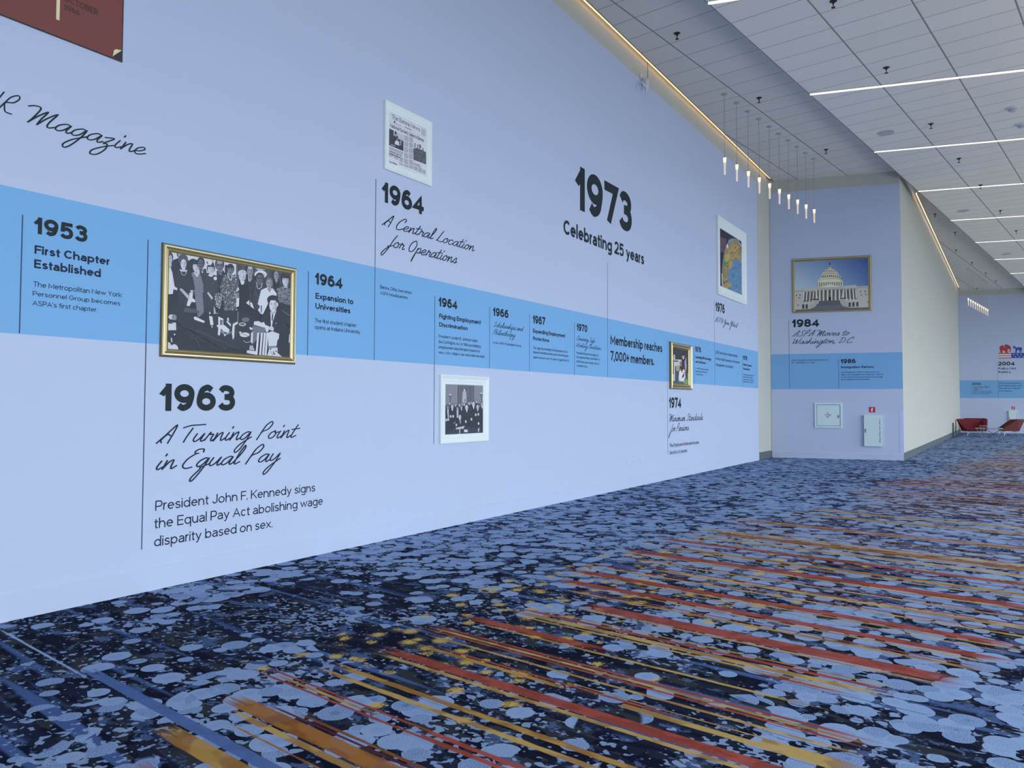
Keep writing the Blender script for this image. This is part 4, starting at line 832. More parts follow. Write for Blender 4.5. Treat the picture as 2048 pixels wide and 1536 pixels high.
caption(LEFT, 'caption headed 1964, Expansion to Universities, just past the wide gold frame', (630, 600),
    [('1964', 628.9, 684.5, 635.2, 569.1, 545.9)], [('Expansion to', 630.8, 706.2, 632, 597.6, 585.5), ('Universities', 630.5, 700.3, 634, 617.8, 606)], (),
    [('The first student chapter', 629.3, 712, 632.5, 644.8, 636.7), ('opens at Indiana University.', 628.9, 720.8, 662.5, 661.3, 653.6)], (616.8, 542.3, 711))
caption(LEFT, 'caption headed 1964, A Central Location for Operations, beneath the newspaper', (763, 400),
    [('1964', 762.7, 847, 772.7, 405.8, 365.4)], (), [('A Central Location', 763, 949.5, 764, 449.4, 425), ('for Operations', 761, 914.4, 782, 493.5, 468)],
    [('Berea, Ohio, becomes', 760.1, 822.9, 761.5, 577.1, 570.2), ('ASPA headquarters.', 760.1, 816, 763, 589.1, 582.7)], (751.6, 358, 720.6))
caption(LEFT, 'caption headed 1964, Fighting Employment Discrimination, above the suited men', (877, 640),
    [('1964', 876.4, 914.2, 881, 613.1, 594.6)], [('Fighting Employment', 878.1, 961.1, 879.5, 636.4, 627.1), ('Discrimination', 878.1, 935, 880, 653.1, 644.7)], (),
    [('President Lyndon B. Johnson signs', 877.2, 955, 878.5, 675.1, 669), ('the Civil Rights Act of 1964 prohibiting', 876.9, 961, 880, 686.5, 680.4), ('employment discrimination based on', 876.9, 959.3, 878, 696.6, 690.8), ('race, color, religion, sex and national origin.', 876.9, 969.5, 878, 707.1, 701.5)], (869.5, 592, 887.8))
caption(LEFT, 'caption headed 1966, Scholarships and Philanthropy', (985, 640),
    [('1966', 985.3, 1016.5, 990, 631.9, 615.2)], (), [('Scholarships and', 986.2, 1047.7, 989, 653.5, 643), ('Philanthropy', 985, 1030.2, 986, 668.1, 658)], [('A new ASPA Foundation forms.', 985, 1042.8, 988, 687.4, 682.5)], (979.1, 613.4, 736.1))
caption(LEFT, 'caption headed 1967, Expanding Employment Protections', (1066, 660),
    [('1967', 1065, 1090.5, 1068.5, 646.8, 630.6)], [('Expanding Employment', 1065.9, 1130.2, 1067, 665.4, 657.5), ('Protections', 1065.9, 1097.8, 1067, 680.2, 672.8)], (),
    [('The Age Discrimination in Employment Act is', 1065.9, 1135.1, 1067, 697.8, 692.7), ('signed, forbidding employment discrimination', 1065.9, 1136.2, 1067, 706.2, 701.5), ('against anyone over 40 years of age in the U.S.', 1065.9, 1138.3, 1067, 716.2, 711.5)], (1058.9, 628.4, 743.1))
caption(LEFT, 'caption headed 1970, Ensuring Safe Working Conditions', (1153, 680),
    [('1970', 1152.9, 1174.3, 1155.5, 661.5, 646.9)], (), [('Ensuring Safe', 1152.9, 1189.8, 1156, 680.3, 671), ('Working Conditions', 1152.7, 1201.7, 1155, 693.6, 685)],
    [('President Richard Nixon signs the', 1152.7, 1196.4, 1154, 707.8, 703.2), ('Occupational Safety and Health Act', 1152.7, 1199.7, 1154, 715.9, 711.6), ('(OSHA) because of public outcry to', 1152.7, 1198.6, 1154, 724.9, 720.7), ('workplace injury.', 1152.7, 1174.8, 1154, 733.1, 729)], (1148.5, 645.6, 749.3))
caption(LEFT, 'biggest caption, 1973 Celebrating 25 years, with Membership reaches 7,000+ members', (1215, 700),
    [('1973', 1149.7, 1263.4, 1165.8, 422.9, 336.3)], (), (), (), (1214.9, 525, 753.9), [('Celebrating 25 years', 1126.8, 1287.9, 1153.9, 477.6, 449.5), ('Membership reaches', 1220.7, 1324.2, 1222, 688.8, 669.2), ('7,000+ members.', 1220.5, 1308, 1224, 721.3, 701.7)])
caption(LEFT, 'caption headed 1974, Minimum Standards for Pensions, under the small gold frame', (1338, 860),
    [('1974', 1337.6, 1362.2, 1340.5, 815.9, 794.6)], (), [('Minimum Standards', 1338, 1405.7, 1339, 842.8, 828), ('for Pensions', 1336.6, 1377.8, 1343.5, 862.8, 848)],
    [('The Employee Retirement Income', 1339, 1397.8, 1340, 894.5, 887.2), ('Security Act passes.', 1338.8, 1374.4, 1340, 908.9, 901.4)], (1334.5, 680, 908.6))
caption(LEFT, 'caption headed 1976, Expanding HR Knowledge and Certification', (1390, 720),
    [('1976', 1390, 1401.8, 1392.2, 703.8, 693.1)], [('Expanding HR Knowledge', 1390.7, 1422, 1391.5, 716.4, 711), ('and Certification', 1390.7, 1411, 1391.5, 725.5, 720.7)], (),
    [('A new HR knowledge and certification', 1390.6, 1417.2, 1391.5, 737.9, 734.7), ('program launches with the ASPA', 1390.6, 1413.7, 1391.5, 743.8, 740.6), ('Accreditation Institute.', 1390.6, 1406, 1391.5, 749.7, 746.5)], (1388.6, 691, 767.4))
caption(LEFT, 'caption headed 1976, ASPA Goes Global, beneath the globe picture', (1430, 640),
    [('1976', 1430.9, 1449.1, 1433.4, 622.6, 603.9)], (), [('ASPA Goes Global', 1429.6, 1476.1, 1430.5, 642.6, 632.5)],
    [('ASPA becomes a charter member', 1431, 1475, 1432.5, 707.3, 700.8), ('of the World Federation of Personnel', 1431, 1478.6, 1432.5, 719.9, 714.2), ('Management Associations.', 1431, 1466.8, 1432.5, 732, 726.1)], (1428.5, 601.4, 770))
caption(LEFT, 'caption headed 1978, Fighting Pregnancy Discrimination, at the grey corner', (1486, 735),
    [('1978', 1485.6, 1494.2, 1487, 719.6, 711)], [('Fighting Pregnancy', 1486, 1503.9, 1487, 730.9, 726.8), ('Discrimination', 1486, 1499.4, 1487, 739.3, 735.2)], (),
    [('The Pregnancy Discrimination Act', 1486, 1508, 1487, 750.4, 747.6), ('amends Title VII to prohibit', 1486, 1505.8, 1487, 755.1, 752.3), ('discrimination based on pregnancy,', 1486, 1508.2, 1487, 759.9, 757.1), ('childbirth or related conditions.', 1486, 1506.4, 1487, 764.7, 761.9)], (1484.4, 711, 773.5))
t = thing('timeline_caption', 'huge black pen lettering ending in Magazine under the dark red cover', 'wall lettering', LEFT.p(*LEFT.uv(60, 245)))
b = MB(); pen(b, LEFT, 'HR', -48, 40, 25, 229, 190, w=.13); pen(b, LEFT, 'Magazine', 53, 292, 59, 245, 206, w=.13); b.build('pen_lettering', DARK, t)
caption(BACK, 'caption headed 1984, ASPA Moves to Washington, under the domed building', (1584, 680),
    [('1984', 1583.3, 1638.3, 1588, 654.5, 639)], (), [('ASPA Moves to', 1584.4, 1700.8, 1585, 673, 661.5), ('Washington, D.C.', 1585.2, 1708.3, 1588, 687.8, 677)],
    [('ASPA relocates its national operations to', 1582.8, 1656.3, 1584, 722, 719), ('the Washington, D.C. area.', 1582.8, 1630, 1584, 726.7, 723.7)], (1577.7, 639.4, 777.5))
caption(BACK, 'caption headed 1986, Immigration Reform, above the white wall cabinets', (1681, 740),
    [('1986', 1680.9, 1711.4, 1685, 726.7, 718.1)], [('Immigration Reform', 1682, 1747.3, 1683, 736.6, 731.9)], (),
    [('The Immigration Reform And Control Act', 1682, 1758.6, 1683, 745.9, 743), ('alters U.S. immigration law making it unlawful', 1682, 1766.4, 1683, 750.6, 747.8), ('to hire undocumented immigrants knowingly', 1682, 1766, 1683, 755.6, 752.8), ('and establishes other penalties.', 1682, 1740.6, 1683, 760.3, 757.5)], (1676.8, 718.4, 777.5))
caption(FAR, 'small distant caption headed 2002 on the blue band by the white wall', (1945, 775),
    [('2002', 1944.4, 1961.6, 1947, 769.6, 765.5)], (), [('Supporting Citizen', 1945, 1979.7, 1947, 774.9, 771.9), ('Soldiers', 1944.8, 1959.6, 1946, 779.8, 776.8)],
    [('Guidance for employers of Guard', 1945, 1982.4, 1946, 783.0, 781.2), ('and Reserve members called to duty', 1945, 1986, 1946, 785.7, 783.9), ('is given to all its members.', 1945, 1980.7, 1946, 788.3, 786.5)], (1942, 766, 795.6))
caption(FAR, 'distant caption headed 2004, Policy Not Politics, under the elephant and donkey', (1997, 735),
    [('2004', 1996.5, 2029.3, 1998, 731, 723.5)], [('Policy Not', 1996.9, 2031.8, 1998, 739.1, 735), ('Politics', 1996.9, 2021.5, 1998, 746, 742.1)], (),
    [('SHRM participates in', 1997.3, 2042.3, 1998, 767.9, 764.6), ('both Democratic and', 1997.3, 2042.8, 1998, 772.9, 769.6), ('Republican National', 1997.3, 2040.6, 1998, 778, 774.7), ('Conventions.', 1997.3, 2025.2, 1998, 783.4, 780.1)], (1995, 724.3, 795.6))

# party emblems above 2004
EB = (.62, .66, .66)
t = thing('party_emblem', 'printed red elephant and blue donkey standing on a flag coloured block', 'wall emblem', FAR.p(*FAR.uv(2020, 717)))
def farshape(b, txt, d=.003, col=None):
    pts = [tuple(map(float, q.split(','))) for q in txt.split(' ')]
    b.add([FAR.p(*FAR.uv(1880 + x / 12.19, 680 + y / 12.19), d) for x, y in pts], [tuple(range(len(pts)))], col)
REDP = mat('emblem_red', paint((150, 40, 48), EB), .6); BLUP = mat('emblem_blue', paint((42, 62, 140), EB), .6); WHP = mat('emblem_white', paint((225, 220, 235), EB), .6)
b = MB(); farshape(b, '1450,320 1468,265 1450,220 1448,185 1470,150 1510,130 1555,130 1572,185 1580,190 1572,140 1580,115 1612,102 1640,115 1690,130 1722,165 1730,230 1718,280 1690,296 1678,280 1700,268 1702,235 1680,222 1650,228 1642,262 1668,320 1625,320 1615,280 1605,320 1575,320 1585,262 1515,258 1530,320 1490,320 1482,285 1475,320'); b.build('elephant', REDP, t)
b = MB(); farshape(b, '1780,205 1776,185 1795,155 1790,135 1805,148 1818,125 1822,150 1850,185 1900,178 1960,172 1995,190 2003,225 1995,245 1985,225 1990,262 1985,318 1970,318 1968,275 1955,262 1945,318 1932,318 1935,262 1920,242 1890,245 1875,268 1868,318 1852,318 1850,275 1842,318 1828,318 1840,250 1828,205 1800,200'); b.build('donkey', BLUP, t)
b = MB(); farshape(b, '1420,325 1735,322 1735,440 1420,448'); b.build('striped_block', WHP, t)
b = MB()
for y in (325, 376, 427): farshape(b, '1420,%d 1735,%d 1735,%d 1420,%d' % (y, y - 2, y + 18, y + 20), .004)
b.build('red_stripes', REDP, t)
b = MB(); farshape(b, '1737,318 2062,316 2062,436 1737,440'); b.build('starred_block', BLUP, t)
b = MB()
for x, y in ((1797, 357), (1888, 357), (1980, 355), (1842, 408), (1938, 406), (2030, 405)):
    farshape(b, ' '.join('%f,%f' % (x + (17 if k % 2 == 0 else 8) * math.sin(k * math.pi / 5), y - (17 if k % 2 == 0 else 8) * math.cos(k * math.pi / 5)) for k in range(10)), .004)
b.build('stars', WHP, t)
# ------------------------------------------------------------------ ceiling: linear lights, cove lights, pendants, sprinklers, speakers, detectors
LENS = mat('linear_light_lens', (.9, .9, .85), .5, emit=(1.0, .95, .80), estr=1.15)
COVE = mat('cove_lens', (.9, .8, .6), .5, emit=(1.0, .68, .36), estr=1.2)
ALU = mat('light_housing', (.55, .56, .57), .5, .3)
AS = np.array([math.cos(A_STRIP), math.sin(A_STRIP), 0.0]); AN = np.array([-AS[1], AS[0], 0.0])
LL = ['nearest the pale corner above, first on the tiles', 'second along the main ceiling, brightest long bar', 'third along the main ceiling, by the round speaker', 'fourth along, starting above the white corner of the return wall', 'fifth along, just past the second round speaker', 'sixth along the main ceiling', 'seventh along, over the far bay', 'eighth along, last before the far wall', 'ninth along, over the red chairs']
sk = [11.10, 15.72, 20.34, 24.90, 29.53, 34.12, 38.63, 43.10, 47.7]
for i, s_ in enumerate(sk):
    a = st(s_, EDGE - .03); b_ = a - AS * 9.5; mid = (a + b_) / 2
    t = thing('linear_light', 'slim glowing ceiling light bar, ' + LL[i], 'ceiling light', (*mid[:2], ZM), 'light bars across the main ceiling')
    m_ = MB(); m_.box((*mid[:2], ZM - .006), AS * 4.77, AN * .046, (0, 0, .005)); m_.build('housing', ALU, t)
    m_ = MB(); m_.box((*mid[:2], ZM - .015), AS * 4.75, AN * .036, (0, 0, .005)); m_.build('diffuser', LENS, t)
def cove(label, x0, y0, x1, y1, z):
    t = thing('cove_light', label, 'cove light', ((x0 + x1) / 2, (y0 + y1) / 2, z), 'warm cove lights along the wall tops')
    d = np.array([x1 - x0, y1 - y0, 0.]); L_ = np.linalg.norm(d); d /= L_; n = np.array([-d[1], d[0], 0.]); c = np.array([(x0 + x1) / 2, (y0 + y1) / 2, z])
    m_ = MB(); m_.box(c + n * -.004 + (0, 0, .03), d * L_ / 2, n * .006, (0, 0, .036)); m_.box(c + n * .024 + (0, 0, .056), d * L_ / 2, n * .022, (0, 0, .008)); m_.build('channel', mat('cove_channel', (.12, .10, .09), .6), t)
    m_ = MB(); m_.box(c + n * .024 + (0, 0, .024), d * L_ / 2, n * .019, (0, 0, .020)); m_.build('lens', COVE, t)
    l = bpy.data.lights.new('cove_lamp', 'AREA'); l.shape = 'RECTANGLE'; l.size = L_; l.size_y = .03; l.energy = 1.1 * L_; l.color = (1.0, .66, .36)
    o = bpy.data.objects.new('cove_lamp', l); COL.objects.link(o); zz = n * -.80 + np.array([0, 0, .60])       # shines at the wall and down
    yy = np.cross(zz, d); o.matrix_world = Matrix([[d[i], yy[i], zz[i], (c + n * .03 + (0, 0, .06))[i]] for i in range(3)] + [[0, 0, 0, 1]])
cove('long warm glowing strip along the top of the long mural wall', -3.5, 5.692, 22.85, 5.692, ZA)
cove('distant warm glowing strip along the top of the white return wall', 27.3, 2.296, 50.2, 2.185, ZB)

GLOW = mat('pendant_glass', (.5, .47, .45), .35, emit=(1.0, .80, .68), estr=.50)
HOT = mat('pendant_socket_glow', (.9, .85, .6), .4, emit=(1.0, .86, .50), estr=1.0)
PEWTER = mat('pendant_metal', (.44, .45, .46), .5, .2)
CORDM = mat('pendant_cord', (.33, .34, .35), .6)
def pendant(P, label, zc, grp):
    t = thing('pendant_light', label, 'pendant light', (P[0], P[1], 6.386), grp); x, y = P[0], P[1]
    MB().lathe((x, y, 0), [(.005, zc - .025), (.045, zc - .022), (.065, zc - .004), (.065, zc)], 16).build('canopy', PEWTER, t)
    MB().tube([(x, y, 6.79), (x, y, zc - .02)], .0045, 6).build('cord', CORDM, t)
    MB().lathe((x, y, 0), [(.004, 6.815), (.011, 6.81), (.013, 6.765), (.030, 6.757), (.030, 6.748)], 14).build('cap', PEWTER, t)
    MB().lathe((x, y, 0), [(.034, 6.748), (.032, 6.70), (.024, 6.64)], 14).build('glowing_socket', HOT, t, True)
    MB().lathe((x, y, 0), [(.024, 6.64), (.021, 6.56), (.020, 6.45), (.0205, 6.40), (.017, 6.388), (.006, 6.386)], 14).build('lamp_shade', GLOW, t, True)
    return t
ORD = ['first', 'second', 'third', 'fourth', 'fifth', 'sixth', 'seventh', 'eighth', 'ninth', 'last']
NOTE = ['nearest the globe picture', 'still over the long mural', 'beside the top of the cove strip', 'in front of the grey wall strip', 'over the grey corner', 'just inside the 1984 mural', 'above the start of the domed picture', 'over the domed picture', 'against the blue wall', 'closest to the domed picture']
pr = None
for i in range(10):
    P = np.array([16.048, 4.955]) + (np.array([21.569, 4.26]) - np.array([16.048, 4.955])) * i / 9
    lab = 'glass pendant, %s of the near row, %s' % (ORD[i], NOTE[i])
    if pr is None: pr = pendant(P, lab, ZA, 'near row of ten pendant lights')
    else: dup(pr, (P[0], P[1], 6.386), lab, 'near row of ten pendant lights')
a = at_z(1936.7, 596.4, 6.752); b_ = at_z(1975.3, 618.2, 6.752); pf = None
for i in range(10):
    P = a + (b_ - a) * i / 9
    lab = 'tiny glowing glass pendant, %s of the distant row counting from the white return wall' % ORD[i]
    if pf is None: pf = pendant(P, lab, ZB, 'distant row of ten pendant lights')
    else: dup(pf, (P[0], P[1], 6.386), lab, 'distant row of ten pendant lights')

BRONZE = mat('sprinkler_bronze', (.045, .04, .04), .45, .5)
def sprinkler(P, label):
    t = thing('sprinkler_head', label, 'sprinkler', P, 'sprinkler heads on the ceilings'); x, y, z = P
    MB().lathe((x, y, 0), [(.02, z - .012), (.055, z - .008), (.058, z)], 14).build('escutcheon', BRONZE, t)
    m_ = MB().lathe((x, y, 0), [(.016, z - .045), (.018, z - .01)], 10); m_.tube([(x - .016, y, z - .045), (x - .022, y, z - .075), (x, y, z - .10)], .005, 6); m_.tube([(x + .016, y, z - .045), (x + .022, y, z - .075), (x, y, z - .10)], .005, 6)
    m_.build('frame_arms', BRONZE, t); MB().lathe((x, y, 0), [(.032, z - .108), (.034, z - .103), (.01, z - .098)], 12).build('deflector', BRONZE, t)
    return t
sp = None
for (x, y, z, lab) in [(1666.5, 2, ZM, 'black sprinkler head at the very top edge of the view'), (1772.5, 135, ZM, 'black sprinkler head just before the second light bar'), (1861.8, 247.5, ZM, 'black sprinkler head between second light bar and the smoke detector'), (1917.7, 316.8, ZM, 'black sprinkler head just past the third light bar'), (1961, 369.8, ZM, 'black sprinkler head touching the fourth light bar'), (2000.7, 421, ZM, 'black sprinkler head between fourth and fifth light bars'), (2032.4, 461, ZM, 'black sprinkler head between fifth and sixth light bars'),
    (1354, 66.5, ZA, 'black sprinkler head near the joint in the grey wall band'), (1518, 195.5, ZA, 'black sprinkler head beside the canopies of the near pendants'), (1652, 299, ZA, 'black sprinkler head on the side ceiling, last before the 1984 wall'),
    (1869.9, 428, ZB, 'small sprinkler head in the shaded far bay, first along the warm strip'), (1910, 464.6, ZB, 'small sprinkler head in the shaded far bay, second along'), (1911.9, 499.6, ZB, 'small sprinkler head in the shaded far bay, hard by the warm strip'), (1943.7, 524.6, ZB, 'small sprinkler head in the shaded far bay, fourth along'), (1971.4, 545.7, ZB, 'small sprinkler head in the shaded far bay, fifth along'), (1991.8, 561.7, ZB, 'small sprinkler head in the shaded far bay, deepest along the ceiling step'), (1953.9, 576.4, ZB, 'small sprinkler head over the far wall mural')]:
    P = at_z(x, y, z)
    if sp is None: sp = sprinkler(P, lab)
    else: dup(sp, P, lab, 'sprinkler heads on the ceilings')
SPK = mat('speaker_grille', (.56, .53, .48), .7); s0 = None
for x, y, lab in ((1771.3, 265.7, 'round grey flush ceiling speaker between the second and third light bars'), (1926.5, 421.5, 'round grey flush ceiling speaker near the fifth light bar'), (2012.5, 508, 'far round grey flush ceiling speaker past the sixth light bar')):
    P = at_z(x, y, ZM)
    if s0 is None:
        s0 = thing('ceiling_speaker', lab, 'speaker', P, 'ceiling speakers')
        MB().lathe((P[0], P[1], 0), [(.165, ZM - .006), (.168, ZM)], 32).build('grille', SPK, s0); MB().lathe((P[0], P[1], 0), [(.165, ZM - .009), (.183, ZM - .007), (.186, ZM)], 32).build('rim', mat('speaker_rim', (.5, .51, .51), .6), s0)
    else: dup(s0, P, lab, 'ceiling speakers')
s0 = None
for x, y, lab in ((2025, 215.5, 'white domed smoke detector past the second light bar'), (2043, 248, 'smaller looking white smoke detector at the frame edge')):
    P = at_z(x, y, ZM)
    if s0 is None:
        s0 = thing('smoke_detector', lab, 'smoke detector', P, 'smoke detectors')
        MB().lathe((P[0], P[1], 0), [(.10, ZM - .03), (.125, ZM - .022), (.13, ZM)], 28).build('base_plate', WHITE, s0, True); MB().lathe((P[0], P[1], 0), [(.03, ZM - .085), (.06, ZM - .08), (.07, ZM - .055), (.085, ZM - .05), (.088, ZM - .03)], 24).build('sensor_dome', mat('detector_grey', (.5, .52, .53), .5), s0, True)
    else: dup(s0, P, lab, 'smoke detectors')

# ------------------------------------------------------------------ fixtures on the walls
u, v = LEFT.uv(1281.5, 166)
t = thing('security_camera', 'small white security camera on a bracket at the top of the long mural', 'security camera', LEFT.p(u, v))
q = lambda a, b, d: LEFT.p(u + a, v + b, d)
MB().wbox(LEFT, u - .07, u + .02, v + .07, v + .16, 0, .03).build('mount_plate', WHITE, t)
MB().tube([q(-.02, .11, .03), q(.0, .08, .07), q(.03, .05, .09)], .018, 10).build('bracket_arm', WHITE, t)
MB().tube([q(.04, .08, .09), q(.04, .05, .09), q(.03, -.08, .10), q(.02, -.15, .10)], [.03, .055, .05, .018], 16).build('camera_body', WHITE, t, True)
MB().tube([q(.02, -.09, .10), q(-.10, -.09, .10), q(-.16, -.05, .09), q(-.22, -.16, .08), q(-.22, -.22, .08)], [.016, .016, .014, .014, .010], 10).build('antenna_arm', WHITE, t)
MB().tube([q(.02, -.12, .10), q(.015, -.24, .10)], [.022, .012], 10).build('lens_tube', WHITE, t)
PLATE = mat('outlet_plate', (.60, .66, .82), .4); SLOT = mat('outlet_slot', (.05, .06, .09), .6)
def plate(label, x0, x1, y0, y1, kind):
    a, b = LEFT.uv(x0, y1), LEFT.uv(x1, y0)
    t = thing('wall_plate', label, 'wall plate', LEFT.p((a[0] + b[0]) / 2, a[1]), 'wall plates near the floor')
    u0, u1, v0, v1 = a[0], b[0], a[1], b[1]
    moulding(LEFT, u0, u1, v0, v1, .012, [(0, 0), (0, .004), (.5, .008), (1, .009), (1, .008)], PLATE, t, 'cover_plate')
    MB().wbox(LEFT, u0 + .011, u1 - .011, v0 + .011, v1 - .011, .002, .0085).build('cover_face', PLATE, t)
    if kind == 2:
        for f in (.3, .68):
            c = v0 + (v1 - v0) * f; uc = (u0 + u1) / 2
            r = MB().wbox(LEFT, uc - .022, uc + .022, c - .016, c + .016, .0085, .012).build('receptacle', PLATE, t)
            m_ = MB(); 
            for k in (-.010, .010): m_.wbox(LEFT, uc + k - .004, uc + k + .004, c - .008, c + .010, .012, .0125)
            m_.build('slots', SLOT, r)
    if kind == 3: MB().wbox(LEFT, (u0 + u1) / 2 - .012, (u0 + u1) / 2 + .012, v0 + .035, v1 - .035, .0085, .013).build('jack', WHITE, t)
plate('blank pale wall plate low on the mural, beside the twin outlet', 1255.2, 1261.3, 918, 931.5, 1)
plate('pale twin outlet plate with dark slots, low on the mural', 1262.4, 1268.2, 917.2, 930, 2)
plate('narrow pale wall plate standing apart, low on the mural toward 1974', 1280, 1283.8, 913.5, 927.2, 3)

STEEL = mat('painted_steel', paint((150, 170, 184), E_BACK), .5); STEELD = mat('steel_gap', paint((84, 98, 112), E_BACK), .6); CHROME = mat('latch_metal', (.30, .34, .36), .35, .8)
BK = lambda x, y: BACK.uv(1620 + x / 12.8, 795 + y / 12.8)
u0, u1, v0, v1 = box4([BK(108, 136), BK(822, 132), BK(828, 782), BK(122, 776)])
t = thing('access_panel', 'square white wall access panel with small red and black lettering', 'access panel', BACK.p((u0 + u1) / 2, v0))
du = (u1 - u0) * .075
moulding(BACK, u0, u1, v0, v1, du, [(0, 0), (0, .028), (.12, .032), (.9, .032), (1, .026), (1, .010)], STEEL, t)
MB().wbox(BACK, u0 + du - .004, u1 - du + .004, v0 + du - .004, v1 - du + .004, .002, .012).build('recess', STEELD, t)
d_ = MB().wbox(BACK, u0 + du + .012, u1 - du - .012, v0 + du + .012, v1 - du - .012, .012, .027).build('door', STEEL, t)
lu, lv = BK(725, 482); m_ = MB().wbox(BACK, lu - .02, lu + .02, lv - .04, lv + .04, .027, .033); m_.build('latch', CHROME, d_)
m_ = MB()
for tx, xa, xb, yb in (('FD', 430, 476, 414), ('STANDPIPE', 374, 532, 461), ('BOX', 420, 488, 508)):
    set_line(m_, BACK, sans_ink(tx, .16), CAPH, 1620 + xa / 12.8, 1620 + xb / 12.8, 1620 + 450 / 12.8, 795 + yb / 12.8, 795 + (yb - 28) / 12.8, .0285)
m_.build('lettering', mat('red_black_print', paint((84, 44, 50), E_BACK), .6), d_)
def cabinet(w, u0, u1, v0, v1, label):
    t = thing('extinguisher_cabinet', label, 'fire extinguisher cabinet', w.p((u0 + u1) / 2, v0), 'fire extinguisher cabinets')
    MB().wbox(w, u0, u1, v0, v1, 0, .055).build('body', STEEL, t)
    d_ = MB().wbox(w, u0 + .006, u1 - .004, v0 + .006, v1 - .006, .058, .074).build('door', STEEL, t)
    MB().wbox(w, u0 + .028, u0 + .058, v0 + (v1 - v0) * .44, v0 + (v1 - v0) * .56, .074, .090).build('handle', CHROME, d_)
    m_ = MB(); txt = 'FIRE EXTINGUISHER'; top = v0 + (v1 - v0) * .87; stp = (v1 - v0) * .75 / 17; uc = u0 + (u1 - u0) * .865
    for k, ch in enumerate(txt):
        if ch == ' ': continue
        pl = sans_ink(ch, .15); mn = min(q[0] for f in pl for q in f); mx = max(q[0] for f in pl for q in f); h = stp * .80 / CAPH
        for f in pl: m_.add([w.p(uc + (q[0] - (mn + mx) / 2) * h, top - stp * (k + .8) + q[1] * h, .0755 + q[2]) for q in f], [(0, 1, 2, 3)])
    m_.build('lettering', DARK, d_); return t
c4 = box4([BK(1366, 452), BK(1834, 448), BK(1850, 1255), BK(1380, 1248)])
cabinet(BACK, *c4, 'tall pale extinguisher cabinet with stacked black lettering beneath the red sign')
def sign(w, u0, u1, v0, v1, label):
    t = thing('extinguisher_sign', label, 'fire sign', w.p((u0 + u1) / 2, v0), 'red fire extinguisher signs')
    MB().wbox(w, u0, u1, v0, v1, 0, .006).build('sign_plate', mat('sign_red', paint((132, 14, 46), E_BACK), .45), t)
    W_, H_ = u1 - u0, v1 - v0; m_ = MB(); f = lambda a, b: w.p(u0 + W_ * a, v0 + H_ * b, .0075)
    for pts in ([(.34, .16), (.58, .16), (.58, .58), (.53, .68), (.53, .78), (.39, .78), (.39, .68), (.34, .58)], [(.53, .72), (.76, .80), (.76, .70), (.66, .66), (.53, .64)], [(.40, .78), (.60, .78), (.60, .84), (.40, .84)]):
        m_.add([f(*q) for q in pts], [tuple(range(len(pts)))])
    m_.build('extinguisher_symbol', mat('sign_white', (.75, .75, .78), .5), t); return t
sign(BACK, *box4([BK(1508, 243), BK(1668, 242), BK(1670, 382), BK(1512, 383)]), 'red square sign with white extinguisher symbol above the tall near cabinet')
FK = lambda x, y: FAR.uv(1890 + x / 12.96, 810 + y / 12.96)
sign(FAR, *box4([FK(1722, 38), FK(1808, 38), FK(1808, 112), FK(1722, 112)]), 'tiny distant red extinguisher sign on the far mural')
c4 = box4([FK(1640, 145), FK(1888, 145), FK(1888, 545), FK(1640, 545)])
cabinet(FAR, *c4, 'distant pale extinguisher cabinet partly hidden by a red chair')
GUARD = mat('corner_guard_vinyl', paint((140, 152, 198), E_BACK), .3)
g0 = BACK.uv(1798.6, 820)
t = tag(MB().wbox(BACK, g0[0], LB - .0005, .19, g0[1], 0, .004).wbox(RET, -.004, .09, .19, g0[1], 0, .003).build('corner_guard', GUARD), 'low translucent corner guard on the edge where mural meets white wall', 'corner guard')
q = at_z(1904.3, 866.5)
x_ = 44.6; yq = 2.448 - (x_ - 23.989) * .004836
bx_ = thing('floor_duct', 'slim dark grey upright box against the far end of the white wall', 'wall box', (x_, yq, 0))  # dark upright shape of unknown use, built as a plain lidded box
MB().abox(x_ - .16, x_ + .16, yq - .06, yq - .002, .0, .66).build('body', mat('dark_grey_box', (.10, .105, .115), .5), bx_); MB().abox(x_ - .18, x_ + .18, yq - .07, yq - .002, .66, .69).build('lid', mat('mid_grey_lid', (.2, .21, .22), .5), bx_)

